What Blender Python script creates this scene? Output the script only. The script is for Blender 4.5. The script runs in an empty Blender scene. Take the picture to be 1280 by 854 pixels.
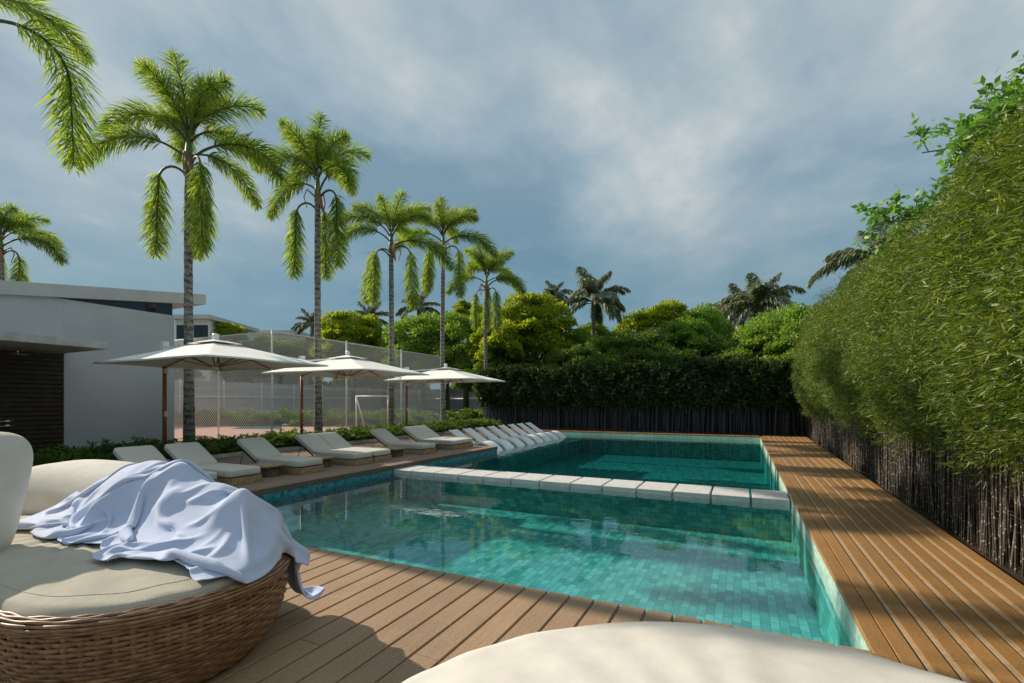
import bpy, math, random
import numpy as np
from mathutils import Vector, Matrix, Euler

R = math.radians
random.seed(7)
rng = np.random.default_rng(11)

# ------------------------------------------------------------------ camera, world, sun, exposure
scene = bpy.context.scene
col = scene.collection
YAW = R(25.8)
CT, ST = math.cos(YAW), math.sin(YAW)
cam_d = bpy.data.cameras.new('camera')
cam = bpy.data.objects.new('camera', cam_d)
col.objects.link(cam)
cam.location = (0, 0, 1.5)
cam.rotation_euler = (R(90), 0, YAW)
cam_d.sensor_width = 36
cam_d.lens = 594 / 1280 * 36
cam_d.shift_y = 76 / 1280
cam_d.clip_start = 0.05
cam_d.clip_end = 2000
scene.camera = cam

SUN_TRAVEL = Vector((1, -0.035, -math.tan(R(30)))).normalized()
to_sun = -SUN_TRAVEL
world = bpy.data.worlds.new('World')
scene.world = world
world.use_nodes = True
nt = world.node_tree
nt.nodes.clear()
def N(t, kind, **kw):
    n = t.nodes.new(kind)
    for k, v in kw.items():
        setattr(n, k, v)
    return n
def L(t, a, b):
    t.links.new(a, b)
def math_node(t, op, a, b=None, clamp=False):
    n = t.nodes.new('ShaderNodeMath'); n.operation = op; n.use_clamp = clamp
    for i, v in enumerate((a, b)):
        if v is None: continue
        if isinstance(v, (int, float)): n.inputs[i].default_value = v
        else: t.links.new(v, n.inputs[i])
    return n.outputs[0]
def ramp(t, fac, stops, interp='LINEAR'):
    n = t.nodes.new('ShaderNodeValToRGB')
    cr = n.color_ramp; cr.interpolation = interp
    while len(cr.elements) < len(stops): cr.elements.new(0.5)
    for e, (p, c) in zip(cr.elements, stops):
        e.position = p; e.color = (c[0], c[1], c[2], 1) if len(c) == 3 else c
    if fac is not None: t.links.new(fac, n.inputs[0])
    return n.outputs[0]
def mixc(t, fac, a, b, mode='MIX'):
    n = t.nodes.new('ShaderNodeMix'); n.data_type = 'RGBA'; n.blend_type = mode
    for sock, v in ((n.inputs[0], fac), (n.inputs[6], a), (n.inputs[7], b)):
        if isinstance(v, (int, float)): sock.default_value = v
        elif isinstance(v, tuple): sock.default_value = (*v[:3], 1)
        else: t.links.new(v, sock)
    return n.outputs[2]

sky = N(nt, 'ShaderNodeTexSky', sky_type='NISHITA', sun_disc=False,
        sun_elevation=R(30), sun_rotation=math.atan2(to_sun.x, to_sun.y))
tc = N(nt, 'ShaderNodeTexCoord')
sep = N(nt, 'ShaderNodeSeparateXYZ'); L(nt, tc.outputs['Generated'], sep.inputs[0])
zz = math_node(nt, 'MAXIMUM', sep.outputs[2], 0.0)
den = math_node(nt, 'ADD', zz, 0.16)
px = math_node(nt, 'DIVIDE', sep.outputs[0], den)
py = math_node(nt, 'DIVIDE', sep.outputs[1], den)
cmb = N(nt, 'ShaderNodeCombineXYZ'); L(nt, px, cmb.inputs[0]); L(nt, py, cmb.inputs[1])
n1 = N(nt, 'ShaderNodeTexNoise'); n1.inputs['Scale'].default_value = 0.95; n1.inputs['Detail'].default_value = 7; n1.inputs['Roughness'].default_value = 0.5; n1.inputs['Distortion'].default_value = 0.35
mp = N(nt, 'ShaderNodeMapping'); mp.inputs['Location'].default_value = (3.1, 7.4, 0); mp.inputs['Rotation'].default_value = (0, 0, 0.5); mp.inputs['Scale'].default_value = (1.0, 0.8, 1)
L(nt, cmb.outputs[0], mp.inputs[0]); L(nt, mp.outputs[0], n1.inputs['Vector'])
n2 = N(nt, 'ShaderNodeTexNoise'); n2.inputs['Scale'].default_value = 4.2; n2.inputs['Detail'].default_value = 8; n2.inputs['Roughness'].default_value = 0.62
L(nt, mp.outputs[0], n2.inputs['Vector'])
cl = math_node(nt, 'ADD', math_node(nt, 'MULTIPLY', n1.outputs[0], 0.8), math_node(nt, 'MULTIPLY', n2.outputs[0], 0.2))
def glow(v, k, s):
    vm = nt.nodes.new('ShaderNodeVectorMath'); vm.operation = 'DOT_PRODUCT'; L(nt, tc.outputs['Generated'], vm.inputs[0]); vm.inputs[1].default_value = Vector(v).normalized()
    return math_node(nt, 'MULTIPLY', math_node(nt, 'POWER', math_node(nt, 'MAXIMUM', vm.outputs['Value'], 0.0), k), s)
def skydir(x, y):
    a = (x - 640) / 594; return (a * CT - ST, a * ST + CT, (503 - y) / 594)
for x_, y_, k_, s_ in ((775, 255, 160, 0.075), (1000, 90, 16, 0.03), (480, 60, 30, 0.03), (60, 60, 40, 0.03), (900, 230, 60, -0.03), (640, 200, 20, -0.01)):
    cl = math_node(nt, 'ADD', cl, glow(skydir(x_, y_), k_, s_))
cloud = ramp(nt, cl, [(0.38, (1.6, 2.5, 3.2)), (0.46, (2.5, 3.4, 4.0)), (0.54, (3.7, 4.35, 4.65)), (0.64, (6.0, 6.0, 5.8))])
low = ramp(nt, zz, [(0.0, (0.9, 0.9, 0.9)), (0.12, (0.95, 0.95, 0.95)), (0.24, (0.7, 0.7, 0.7)), (0.40, (0, 0, 0))])
lowc = mixc(nt, n1.outputs[0], (0.65, 1.75, 2.5), (1.2, 2.4, 3.1))
c1 = mixc(nt, low, cloud, lowc)
c2 = mixc(nt, 0.08, c1, sky.outputs[0])
bg = N(nt, 'ShaderNodeBackground'); bg.inputs[1].default_value = 0.108
L(nt, c2, bg.inputs[0])
wo = N(nt, 'ShaderNodeOutputWorld'); L(nt, bg.outputs[0], wo.inputs[0])

sun_d = bpy.data.lights.new('sun', 'SUN'); sun_d.energy = 5.0; sun_d.angle = R(0.6); sun_d.color = (1.0, 0.89, 0.74)
sun = bpy.data.objects.new('sun', sun_d); col.objects.link(sun)
sun.rotation_euler = SUN_TRAVEL.to_track_quat('-Z', 'Y').to_euler()
sun.location = (-20, 10, 20)

scene.view_settings.view_transform = 'Standard'
scene.view_settings.look = 'None'
scene.view_settings.exposure = 0.2
scene.view_settings.gamma = 1.0
scene.view_settings.use_curve_mapping = False
scene.render.engine = 'CYCLES'
scene.cycles.max_bounces = 7
scene.cycles.transparent_max_bounces = 12
scene.cycles.diffuse_bounces = 3
scene.cycles.glossy_bounces = 3
scene.cycles.transmission_bounces = 4
scene.cycles.use_denoising = True

# ------------------------------------------------------------------ helpers
def ground_at(x, y, z=0.0):
    """a point of the plane at height z that the photograph shows at pixel (x, y)"""
    d = 594 * (1.5 - z) / (y - 503); a = (x - 640) / 594
    return d * (a * CT - ST), d * (a * ST + CT)
def at_dist(x, d):
    a = (x - 640) / 594
    return d * (a * CT - ST), d * (a * ST + CT)

class MB:
    def __init__(s): s.v = []; s.f = []; s.sm = []
    def add(s, V, F, smooth=False):
        o = len(s.v); s.v.extend([tuple(p) for p in V]); s.f.extend([tuple(i + o for i in f) for f in F]); s.sm.extend([smooth] * len(F)); return s
    def box(s, c, size, rot=None):
        sx, sy, sz = (q / 2 for q in size)
        P = [Vector((x * sx, y * sy, z * sz)) for z in (-1, 1) for y in (-1, 1) for x in (-1, 1)]
        if rot is not None:
            M = rot if isinstance(rot, Matrix) else Euler(rot).to_matrix()
            P = [M @ p for p in P]
        P = [(p.x + c[0], p.y + c[1], p.z + c[2]) for p in P]
        return s.add(P, [(0, 2, 3, 1), (4, 5, 7, 6), (0, 1, 5, 4), (2, 6, 7, 3), (0, 4, 6, 2), (1, 3, 7, 5)])
    def bb(s, x0, x1, y0, y1, z0, z1):
        return s.box(((x0 + x1) / 2, (y0 + y1) / 2, (z0 + z1) / 2), (x1 - x0, y1 - y0, z1 - z0))
    def bar(s, a, b, w, h):
        a = Vector(a); b = Vector(b); d = b - a
        return s.box((a + b) / 2, (w, h, d.length), d.to_track_quat('Z', 'Y').to_matrix())
    def tube(s, pts, rad, seg=8, caps=True, smooth=True):
        pts = [Vector(p) for p in pts]; n = len(pts)
        if isinstance(rad, (int, float)): rad = [rad] * n
        V = []; up = Vector((0, 0, 1)); prev = None
        for i, p in enumerate(pts):
            t = (pts[min(i + 1, n - 1)] - pts[max(i - 1, 0)]).normalized()
            if prev is None:
                u = t.cross(up)
                if u.length < 1e-3: u = t.cross(Vector((1, 0, 0)))
            else:
                u = prev - t * prev.dot(t)
            u.normalize(); prev = u; w = t.cross(u)
            for k in range(seg):
                a = 2 * math.pi * k / seg
                V.append(p + (u * math.cos(a) + w * math.sin(a)) * rad[i])
        F = [(i * seg + k, i * seg + (k + 1) % seg, (i + 1) * seg + (k + 1) % seg, (i + 1) * seg + k) for i in range(n - 1) for k in range(seg)]
        if caps: F += [tuple(range(seg - 1, -1, -1)), tuple(range((n - 1) * seg, n * seg))]
        return s.add(V, F, smooth)
    def lathe(s, prof, c=(0, 0, 0), seg=20, smooth=True):
        V = []
        for r, z in prof:
            for k in range(seg):
                a = 2 * math.pi * k / seg
                V.append((c[0] + r * math.cos(a), c[1] + r * math.sin(a), c[2] + z))
        n = len(prof)
        F = [(i * seg + k, i * seg + (k + 1) % seg, (i + 1) * seg + (k + 1) % seg, (i + 1) * seg + k) for i in range(n - 1) for k in range(seg)]
        F += [tuple(range(seg - 1, -1, -1)), tuple(range((n - 1) * seg, n * seg))]
        return s.add(V, F, smooth)
    def grid(s, fn, nu, nv, smooth=True, closed_u=False):
        V = [fn(i / (nu if closed_u else nu - 1), j / (nv - 1)) for j in range(nv) for i in range(nu)]
        F = []
        for j in range(nv - 1):
            for i in range(nu if closed_u else nu - 1):
                i2 = (i + 1) % nu
                F.append((j * nu + i, j * nu + i2, (j + 1) * nu + i2, (j + 1) * nu + i))
        return s.add(V, F, smooth)
    def cushion(s, size, M=None, e=0.28, n=14, puff=0.0):
        """rounded cushion (superellipsoid box) centred at the origin then moved by M"""
        a, b, c = (q / 2 for q in size); V = []; F = []
        def pw(x, k): return math.copysign(abs(x) ** k, x)
        nu, nv = n * 4, n * 2
        for j in range(nv + 1):
            ph = -math.pi / 2 + math.pi * j / nv
            for i in range(nu):
                th = 2 * math.pi * i / nu
                cp = pw(math.cos(ph), e * 1.5); sp = pw(math.sin(ph), e * 1.9)
                x = a * cp * pw(math.cos(th), e); y = b * cp * pw(math.sin(th), e); z = c * sp
                if puff: z += c * puff * (1 - (x / a) ** 2) * (1 - (y / b) ** 2) * (1 if z > 0 else -1)
                V.append(Vector((x, y, z)))
        F = [(j * nu + i, j * nu + (i + 1) % nu, (j + 1) * nu + (i + 1) % nu, (j + 1) * nu + i) for j in range(nv) for i in range(nu)]
        if M is not None: V = [M @ v for v in V]
        return s.add(V, F, True)
    def build(s, name, m, parent=None):
        me = bpy.data.meshes.new(name)
        me.from_pydata(s.v, [], s.f)
        me.polygons.foreach_set('use_smooth', s.sm)
        me.materials.append(m)
        o = bpy.data.objects.new(name, me); col.objects.link(o)
        if parent is not None: o.parent = parent
        return o

def quads_obj(name, V, m, parent=None, smooth=False):
    """V: (n,4,3) array of separate quads"""
    V = np.asarray(V, dtype=np.float32); n = len(V)
    me = bpy.data.meshes.new(name)
    me.vertices.add(n * 4); me.vertices.foreach_set('co', V.reshape(-1))
    me.loops.add(n * 4); me.loops.foreach_set('vertex_index', np.arange(n * 4, dtype=np.int32))
    me.polygons.add(n); me.polygons.foreach_set('loop_start', np.arange(0, n * 4, 4, dtype=np.int32))
    me.update(calc_edges=True); me.validate()
    me.materials.append(m)
    o = bpy.data.objects.new(name, me); col.objects.link(o)
    if parent is not None: o.parent = parent
    return o

def mesh_obj(name, V, F, m, parent=None, smooth=True):
    me = bpy.data.meshes.new(name); me.from_pydata([tuple(v) for v in V], [], [tuple(int(i) for i in f) for f in F])
    me.polygons.foreach_set('use_smooth', [smooth] * len(me.polygons)); me.materials.append(m)
    o = bpy.data.objects.new(name, me); col.objects.link(o)
    if parent is not None: o.parent = parent
    return o

def tag(o, label=None, cat=None, group=None, kind=None):
    if label: o['label'] = label
    if cat: o['category'] = cat
    if group: o['group'] = group
    if kind: o['kind'] = kind
    return o
def empty(name, loc, rz=0.0, **kw):
    o = bpy.data.objects.new(name, None); col.objects.link(o)
    o.location = loc; o.rotation_euler = (0, 0, rz); o.empty_display_size = 0.2
    return tag(o, **kw)
def kids(o): return [c for c in bpy.data.objects if c.parent == o]
def copy_tree(o, parent=None, depth=0):
    ch = kids(o)
    c = o.copy(); col.objects.link(c); c.parent = parent
    if parent is not None: c.matrix_parent_inverse = o.matrix_parent_inverse.copy()
    for k in ch: copy_tree(k, c, depth + 1)
    return c
ORD = ['first', 'second', 'third', 'fourth', 'fifth', 'sixth', 'seventh', 'eighth', 'ninth', 'tenth', 'eleventh', 'twelfth', 'thirteenth',
       'fourteenth', 'fifteenth', 'sixteenth', 'seventeenth', 'eighteenth', 'nineteenth', 'twentieth', 'twenty-first', 'twenty-second', 'twenty-third',
       'twenty-fourth', 'twenty-fifth', 'twenty-sixth', 'twenty-seventh', 'twenty-eighth', 'twenty-ninth', 'thirtieth']

# ------------------------------------------------------------------ materials
def newmat(name):
    m = bpy.data.materials.new(name); m.use_nodes = True
    t = m.node_tree; t.nodes.clear()
    out = t.nodes.new('ShaderNodeOutputMaterial')
    return m, t, out
def principled(t, out, color=(0.5, 0.5, 0.5), rough=0.6, spec=0.4, metal=0.0):
    p = t.nodes.new('ShaderNodeBsdfPrincipled')
    if isinstance(color, tuple): p.inputs['Base Color'].default_value = (*color[:3], 1)
    else: t.links.new(color, p.inputs['Base Color'])
    if isinstance(rough, (int, float)): p.inputs['Roughness'].default_value = rough
    else: t.links.new(rough, p.inputs['Roughness'])
    p.inputs['Specular IOR Level'].default_value = spec
    p.inputs['Metallic'].default_value = metal
    t.links.new(p.outputs[0], out.inputs[0])
    return p
def objco(t, scale=(1, 1, 1), rot=(0, 0, 0), kind='Object'):
    c = t.nodes.new('ShaderNodeTexCoord'); mpn = t.nodes.new('ShaderNodeMapping')
    mpn.inputs['Scale'].default_value = scale; mpn.inputs['Rotation'].default_value = rot
    t.links.new(c.outputs[kind], mpn.inputs[0]); return mpn.outputs[0]
def worldco(t, scale=(1, 1, 1)):
    g = t.nodes.new('ShaderNodeNewGeometry'); mpn = t.nodes.new('ShaderNodeMapping')
    mpn.inputs['Scale'].default_value = scale
    t.links.new(g.outputs['Position'], mpn.inputs[0]); return mpn.outputs[0]
def noise(t, vec, scale, detail=4, rough=0.55, dist=0.0):
    n = t.nodes.new('ShaderNodeTexNoise'); n.inputs['Scale'].default_value = scale; n.inputs['Detail'].default_value = detail
    n.inputs['Roughness'].default_value = rough; n.inputs['Distortion'].default_value = dist
    t.links.new(vec, n.inputs['Vector']); return n.outputs[0]
def bump(t, p, h, strength=0.3, dist=0.01):
    b = t.nodes.new('ShaderNodeBump'); b.inputs['Strength'].default_value = strength; b.inputs['Distance'].default_value = dist
    t.links.new(h, b.inputs['Height']); t.links.new(b.outputs[0], p.inputs['Normal']); return b
def simple(name, color, rough=0.6, spec=0.4, metal=0.0, var=0.12, vscale=6.0, bstr=0.1):
    m, t, out = newmat(name)
    v = objco(t); n = noise(t, v, vscale, 5)
    lo = tuple(c * (1 - var) for c in color); hi = tuple(min(1, c * (1 + var)) for c in color)
    c = ramp(t, n, [(0.3, lo), (0.7, hi)])
    p = principled(t, out, c, rough, spec, metal)
    if bstr: bump(t, p, noise(t, v, vscale * 8, 3), bstr, 0.004)
    return m
def leafmat(name, cols, trans=0.4, gloss=0.03, tr_tint=(1.25, 1.2, 0.55)):
    m, t, out = newmat(name)
    g = t.nodes.new('ShaderNodeNewGeometry')
    c = ramp(t, g.outputs['Random Per Island'], [(i / max(1, len(cols) - 1), q) for i, q in enumerate(cols)])
    w = worldco(t); nn = noise(t, w, 0.9, 2)
    c = mixc(t, 1.0, c, ramp(t, nn, [(0.3, (0.78, 0.8, 0.8)), (0.7, (1.2, 1.15, 1.05))]), 'MULTIPLY')
    d = t.nodes.new('ShaderNodeBsdfDiffuse'); t.links.new(c, d.inputs[0])
    tr = t.nodes.new('ShaderNodeBsdfTranslucent')
    t.links.new(mixc(t, 1.0, c, tuple(tr_tint), 'MULTIPLY'), tr.inputs[0])
    mx = t.nodes.new('ShaderNodeMixShader'); mx.inputs[0].default_value = trans
    t.links.new(d.outputs[0], mx.inputs[1]); t.links.new(tr.outputs[0], mx.inputs[2])
    gl = t.nodes.new('ShaderNodeBsdfGlossy'); gl.inputs['Roughness'].default_value = 0.5
    m2 = t.nodes.new('ShaderNodeMixShader'); m2.inputs[0].default_value = gloss
    t.links.new(mx.outputs[0], m2.inputs[1]); t.links.new(gl.outputs[0], m2.inputs[2])
    t.links.new(m2.outputs[0], out.inputs[0])
    return m
def deckmat(name, c1, c2, rough=0.62, pitch=0.19):
    m, t, out = newmat(name)
    w = worldco(t)
    g = t.nodes.new('ShaderNodeNewGeometry')
    isl = g.outputs['Random Per Island']
    streak = noise(t, worldco(t, (14, 0.9, 14)), 3.0, 6, 0.6)
    blot = noise(t, w, 0.9, 5, 0.6)
    fine = noise(t, w, 60, 3, 0.6)
    c = ramp(t, streak, [(0.25, c1), (0.75, c2)])
    c = mixc(t, 1.0, c, ramp(t, isl, [(0, (0.86, 0.87, 0.88)), (1, (1.1, 1.08, 1.06))]), 'MULTIPLY')
    c = mixc(t, 1.0, c, ramp(t, blot, [(0.3, (0.8, 0.8, 0.8)), (0.65, (1.08, 1.07, 1.05))]), 'MULTIPLY')
    c = mixc(t, 0.35, c, ramp(t, fine, [(0.35, tuple(q * 0.7 for q in c1)), (0.7, tuple(min(1, q * 1.3) for q in c2))]))
    rg = ramp(t, blot, [(0.3, (rough - 0.14,) * 3), (0.7, (rough + 0.08,) * 3)])
    p = principled(t, out, c, rg, 0.35)
    bump(t, p, mixc(t, 0.5, streak, fine), 0.25, 0.004)
    return m
M = {}
M['deck_near'] = deckmat('deck_near', (0.27, 0.175, 0.105), (0.40, 0.27, 0.165))
M['deck_right'] = deckmat('deck_right', (0.25, 0.128, 0.043), (0.37, 0.20, 0.072))
M['deck_left'] = deckmat('deck_left', (0.20, 0.14, 0.10), (0.30, 0.215, 0.155))
M['deck_lip'] = simple('deck_lip', (0.40, 0.29, 0.18), 0.7, 0.2, var=0.18, vscale=20)
M['joist'] = simple('joist', (0.05, 0.035, 0.025), 0.9, 0.1)
M['white_wall'] = simple('white_wall', (0.56, 0.575, 0.58), 0.85, 0.2, var=0.05, vscale=1.5, bstr=0.15)
M['roof'] = simple('roof', (0.60, 0.595, 0.57), 0.8, 0.2, var=0.06, vscale=2)
M['dark_metal'] = simple('dark_metal', (0.025, 0.025, 0.027), 0.45, 0.5, var=0.2)
M['chrome'] = simple('chrome', (0.75, 0.74, 0.72), 0.22, 0.5, 1.0, var=0.03)
M['galv'] = simple('galv', (0.78, 0.78, 0.76), 0.5, 0.5, 0.0, var=0.08)
M['white_paint'] = simple('white_paint', (0.80, 0.80, 0.79), 0.35, 0.5, var=0.02)
M['canvas'] = simple('canvas', (0.86, 0.84, 0.80), 0.9, 0.15, var=0.04, vscale=3, bstr=0.1)
M['teak'] = simple('teak', (0.33, 0.12, 0.05), 0.5, 0.4, var=0.2, vscale=10)
M['stone'] = simple('stone', (0.56, 0.55, 0.53), 0.8, 0.25, var=0.12, vscale=9, bstr=0.35)
M['concrete'] = simple('concrete', (0.50, 0.49, 0.46), 0.9, 0.2, var=0.22, vscale=5, bstr=0.35)
M['soil'] = simple('soil', (0.07, 0.05, 0.032), 0.95, 0.1, var=0.4, vscale=8, bstr=0.5)
M['lounger_slat'] = simple('lounger_slat', (0.36, 0.26, 0.15), 0.65, 0.3, var=0.25, vscale=14)
M['lounger_fabric'] = simple('lounger_fabric', (0.55, 0.54, 0.48), 0.95, 0.1, var=0.05, vscale=20, bstr=0.2)
M['plastic'] = simple('plastic', (0.82, 0.83, 0.83), 0.35, 0.5, var=0.02)
M['leaf_palm'] = leafmat('leaf_palm', [(0.08, 0.16, 0.03), (0.15, 0.27, 0.042), (0.26, 0.41, 0.065), (0.42, 0.54, 0.11)], 0.55, 0.06, (1.5, 1.3, 0.5))
M['leaf_coco'] = leafmat('leaf_coco', [(0.09, 0.135, 0.068), (0.15, 0.195, 0.09), (0.255, 0.27, 0.135)], 0.3, 0.12)
M['leaf_yellow'] = leafmat('leaf_yellow', [(0.15, 0.25, 0.02), (0.27, 0.37, 0.03), (0.42, 0.48, 0.05)], 0.55, 0.02, (1.35, 1.25, 0.5))
M['leaf_green'] = leafmat('leaf_green', [(0.11, 0.23, 0.04), (0.21, 0.36, 0.06), (0.34, 0.48, 0.10)], 0.48, 0.02)
M['leaf_dark'] = leafmat('leaf_dark', [(0.05, 0.12, 0.03), (0.11, 0.20, 0.045), (0.20, 0.30, 0.07)], 0.35, 0.02)
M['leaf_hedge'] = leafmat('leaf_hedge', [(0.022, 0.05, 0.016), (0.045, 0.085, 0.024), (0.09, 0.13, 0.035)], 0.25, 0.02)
M['leaf_olive'] = leafmat('leaf_olive', [(0.169, 0.221, 0.065), (0.247, 0.286, 0.104), (0.325, 0.364, 0.143)], 0.35, 0.05)
M['leaf_bright'] = leafmat('leaf_bright', [(0.07, 0.19, 0.03), (0.13, 0.30, 0.05), (0.24, 0.42, 0.07)], 0.48, 0.05, (1.2, 1.25, 0.55))
M['leaf_bamboo'] = leafmat('leaf_bamboo', [(0.04, 0.09, 0.015), (0.09, 0.16, 0.022), (0.17, 0.245, 0.034), (0.30, 0.33, 0.055)], 0.36, 0.04, (1.25, 1.15, 0.5))
M['leaf_shrub'] = leafmat('leaf_shrub', [(0.06, 0.14, 0.035), (0.12, 0.22, 0.045), (0.22, 0.32, 0.07)], 0.45, 0.03)
M['bark'] = simple('bark', (0.12, 0.09, 0.065), 0.9, 0.15, var=0.35, vscale=7, bstr=0.6)
M['crownshaft'] = simple('crownshaft', (0.16, 0.20, 0.07), 0.55, 0.35, var=0.2, vscale=5)
M['sheath'] = simple('sheath', (0.36, 0.19, 0.12), 0.75, 0.3, var=0.25, vscale=6)
M['petiole'] = simple('petiole', (0.10, 0.13, 0.045), 0.6, 0.3, var=0.25, vscale=5)

def palmbark():
    m, t, out = newmat('palm_bark')
    w = worldco(t)
    n = noise(t, worldco(t, (3, 3, 7)), 1.6, 5, 0.65)
    sepn = t.nodes.new('ShaderNodeSeparateXYZ'); t.links.new(w, sepn.inputs[0])
    zc = math_node(t, 'ADD', math_node(t, 'MULTIPLY', sepn.outputs[2], 5.2), math_node(t, 'MULTIPLY', n, 2.6))
    fr = math_node(t, 'FRACT', zc)
    ring = ramp(t, fr, [(0.0, (0.05, 0.045, 0.04)), (0.10, (0.09, 0.08, 0.07)), (0.2, (0.40, 0.37, 0.33)), (0.8, (0.28, 0.26, 0.235)), (1.0, (0.12, 0.11, 0.1))])
    n2_ = noise(t, w, 9, 5, 0.7)
    c = mixc(t, 1.0, ring, ramp(t, n2_, [(0.3, (0.55, 0.55, 0.55)), (0.7, (1.25, 1.22, 1.2))]), 'MULTIPLY')
    p = principled(t, out, c, 0.9, 0.15)
    bump(t, p, mixc(t, 0.5, fr, n2_), 0.7, 0.02)
    return m
M['palm_bark'] = palmbark()

def canemat(name, base, node, pitch=5.0):
    m, t, out = newmat(name)
    g = t.nodes.new('ShaderNodeNewGeometry'); sp = t.nodes.new('ShaderNodeSeparateXYZ'); t.links.new(g.outputs['Position'], sp.inputs[0])
    f = math_node(t, 'FRACT', math_node(t, 'ADD', math_node(t, 'MULTIPLY', sp.outputs[2], pitch), math_node(t, 'MULTIPLY', g.outputs['Random Per Island'], 7.3)))
    isl = ramp(t, g.outputs['Random Per Island'], [(0, tuple(q * 0.5 for q in base)), (0.6, base), (0.9, tuple(q * 1.7 for q in base)), (1.0, tuple(q * 3.2 for q in base))])
    isn = ramp(t, f, [(0.0, (1, 1, 1)), (0.06, (1, 1, 1)), (0.09, (0, 0, 0)), (1.0, (0, 0, 0))])
    c = mixc(t, isn, isl, node)
    c = mixc(t, 0.4, c, ramp(t, noise(t, worldco(t, (1, 1, 0.3)), 30, 4), [(0.3, (0.02, 0.018, 0.016)), (0.7, tuple(q * 1.6 for q in base))]))
    principled(t, out, c, 0.55, 0.4)
    return m
M['cane'] = canemat('cane', (0.075, 0.06, 0.048), (0.55, 0.49, 0.38))
M['cane_grey'] = canemat('cane_grey', (0.07, 0.075, 0.095), (0.22, 0.22, 0.25))

def tilemat(name, light=False):
    m, t, out = newmat(name)
    g = t.nodes.new('ShaderNodeNewGeometry'); sp = t.nodes.new('ShaderNodeSeparateXYZ'); t.links.new(g.outputs['Position'], sp.inputs[0])
    ns = t.nodes.new('ShaderNodeSeparateXYZ'); t.links.new(g.outputs['Normal'], ns.inputs[0])
    flat = math_node(t, 'GREATER_THAN', math_node(t, 'ABSOLUTE', ns.outputs[2]), 0.5)
    facex = math_node(t, 'GREATER_THAN', math_node(t, 'ABSOLUTE', ns.outputs[0]), 0.5)
    def sel(f, a, b):
        n = t.nodes.new('ShaderNodeMix'); n.data_type = 'FLOAT'; t.links.new(f, n.inputs[0]); t.links.new(b, n.inputs[2]); t.links.new(a, n.inputs[3]); return n.outputs[0]
    # floor: long joints run along Y; walls: small mosaic, u along the wall, v up
    u = sel(flat, sp.outputs[1], sel(facex, sp.outputs[1], sp.outputs[0]))
    v = sel(flat, sp.outputs[0], sp.outputs[2])
    cb = t.nodes.new('ShaderNodeCombineXYZ'); t.links.new(u, cb.inputs[0]); t.links.new(v, cb.inputs[1])
    br = t.nodes.new('ShaderNodeTexBrick'); t.links.new(cb.outputs[0], br.inputs['Vector'])
    br.inputs['Scale'].default_value = 1.0
    br.inputs['Brick Width'].default_value = 0.05 if light else 0.16
    br.inputs['Row Height'].default_value = 0.05 if light else 0.088
    br.inputs['Mortar Size'].default_value = 0.003 if light else 0.0035
    br.inputs['Mortar Smooth'].default_value = 0.2
    br.offset = 0.5; br.squash = 1.0
    if light == 'blue': a, b, mo = (0.015, 0.13, 0.19), (0.10, 0.36, 0.42), (0.03, 0.14, 0.18)  # tile colours darkened and blued to carry the left wall's shade
    elif light:
        a, b, mo = (0.30, 0.50, 0.42), (0.62, 0.72, 0.62), (0.35, 0.42, 0.36)
    else:
        a, b, mo = (0.035, 0.30, 0.28), (0.17, 0.58, 0.53), (0.025, 0.19, 0.18)
    br.inputs['Color1'].default_value = (*a, 1); br.inputs['Color2'].default_value = (*b, 1); br.inputs['Mortar'].default_value = (*mo, 1)
    big = noise(t, g.outputs['Position'], 0.8, 3)
    c = mixc(t, 1.0, br.outputs[0], ramp(t, big, [(0.3, (0.85, 0.9, 0.92)), (0.7, (1.12, 1.08, 1.05))]), 'MULTIPLY')
    st = noise(t, g.outputs['Position'], 30, 4)
    c = mixc(t, 1.0, c, ramp(t, st, [(0.3, (0.85, 0.87, 0.87)), (0.7, (1.1, 1.1, 1.1))]), 'MULTIPLY')
    p = principled(t, out, c, 0.35, 0.4)
    return m
M['tile'] = tilemat('pool_tile')
M['mosaic'] = tilemat('pool_mosaic', True)
M['mosaic_shaded'] = tilemat('shaded_mosaic', 'blue')

def watermat():
    m, t, out = newmat('pool_water')
    w = worldco(t, (1, 1, 1))
    a = noise(t, worldco(t, (1.0, 1.6, 1)), 2.2, 3, 0.5, 0.3)
    b = noise(t, w, 9, 2, 0.5)
    h = mixc(t, 0.22, a, b)
    bp = t.nodes.new('ShaderNodeBump'); bp.inputs['Strength'].default_value = 0.035; bp.inputs['Distance'].default_value = 0.05
    t.links.new(h, bp.inputs['Height'])
    gi = t.nodes.new('ShaderNodeNewGeometry'); dp = t.nodes.new('ShaderNodeVectorMath'); dp.operation = 'DOT_PRODUCT'
    t.links.new(gi.outputs['Incoming'], dp.inputs[0]); t.links.new(bp.outputs[0], dp.inputs[1])
    c_ = math_node(t, 'ABSOLUTE', dp.outputs['Value'])
    k_ = math_node(t, 'POWER', math_node(t, 'SUBTRACT', 1.0, c_, True), 4.2)
    refl = math_node(t, 'ADD', math_node(t, 'MULTIPLY', k_, 0.97), 0.035, True)
    tr = t.nodes.new('ShaderNodeBsdfTransparent'); tr.inputs[0].default_value = (0.95, 0.985, 0.985, 1)
    gl = t.nodes.new('ShaderNodeBsdfGlossy'); gl.inputs['Roughness'].default_value = 0.0; t.links.new(bp.outputs[0], gl.inputs['Normal'])
    mx = t.nodes.new('ShaderNodeMixShader'); t.links.new(refl, mx.inputs[0]); t.links.new(tr.outputs[0], mx.inputs[1]); t.links.new(gl.outputs[0], mx.inputs[2])
    t.links.new(mx.outputs[0], out.inputs[0])
    va = t.nodes.new('ShaderNodeVolumeAbsorption'); va.inputs[0].default_value = (0.30, 0.80, 0.82, 1); va.inputs[1].default_value = 0.30
    t.links.new(va.outputs[0], out.inputs['Volume'])
    return m
M['water'] = watermat()
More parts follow.
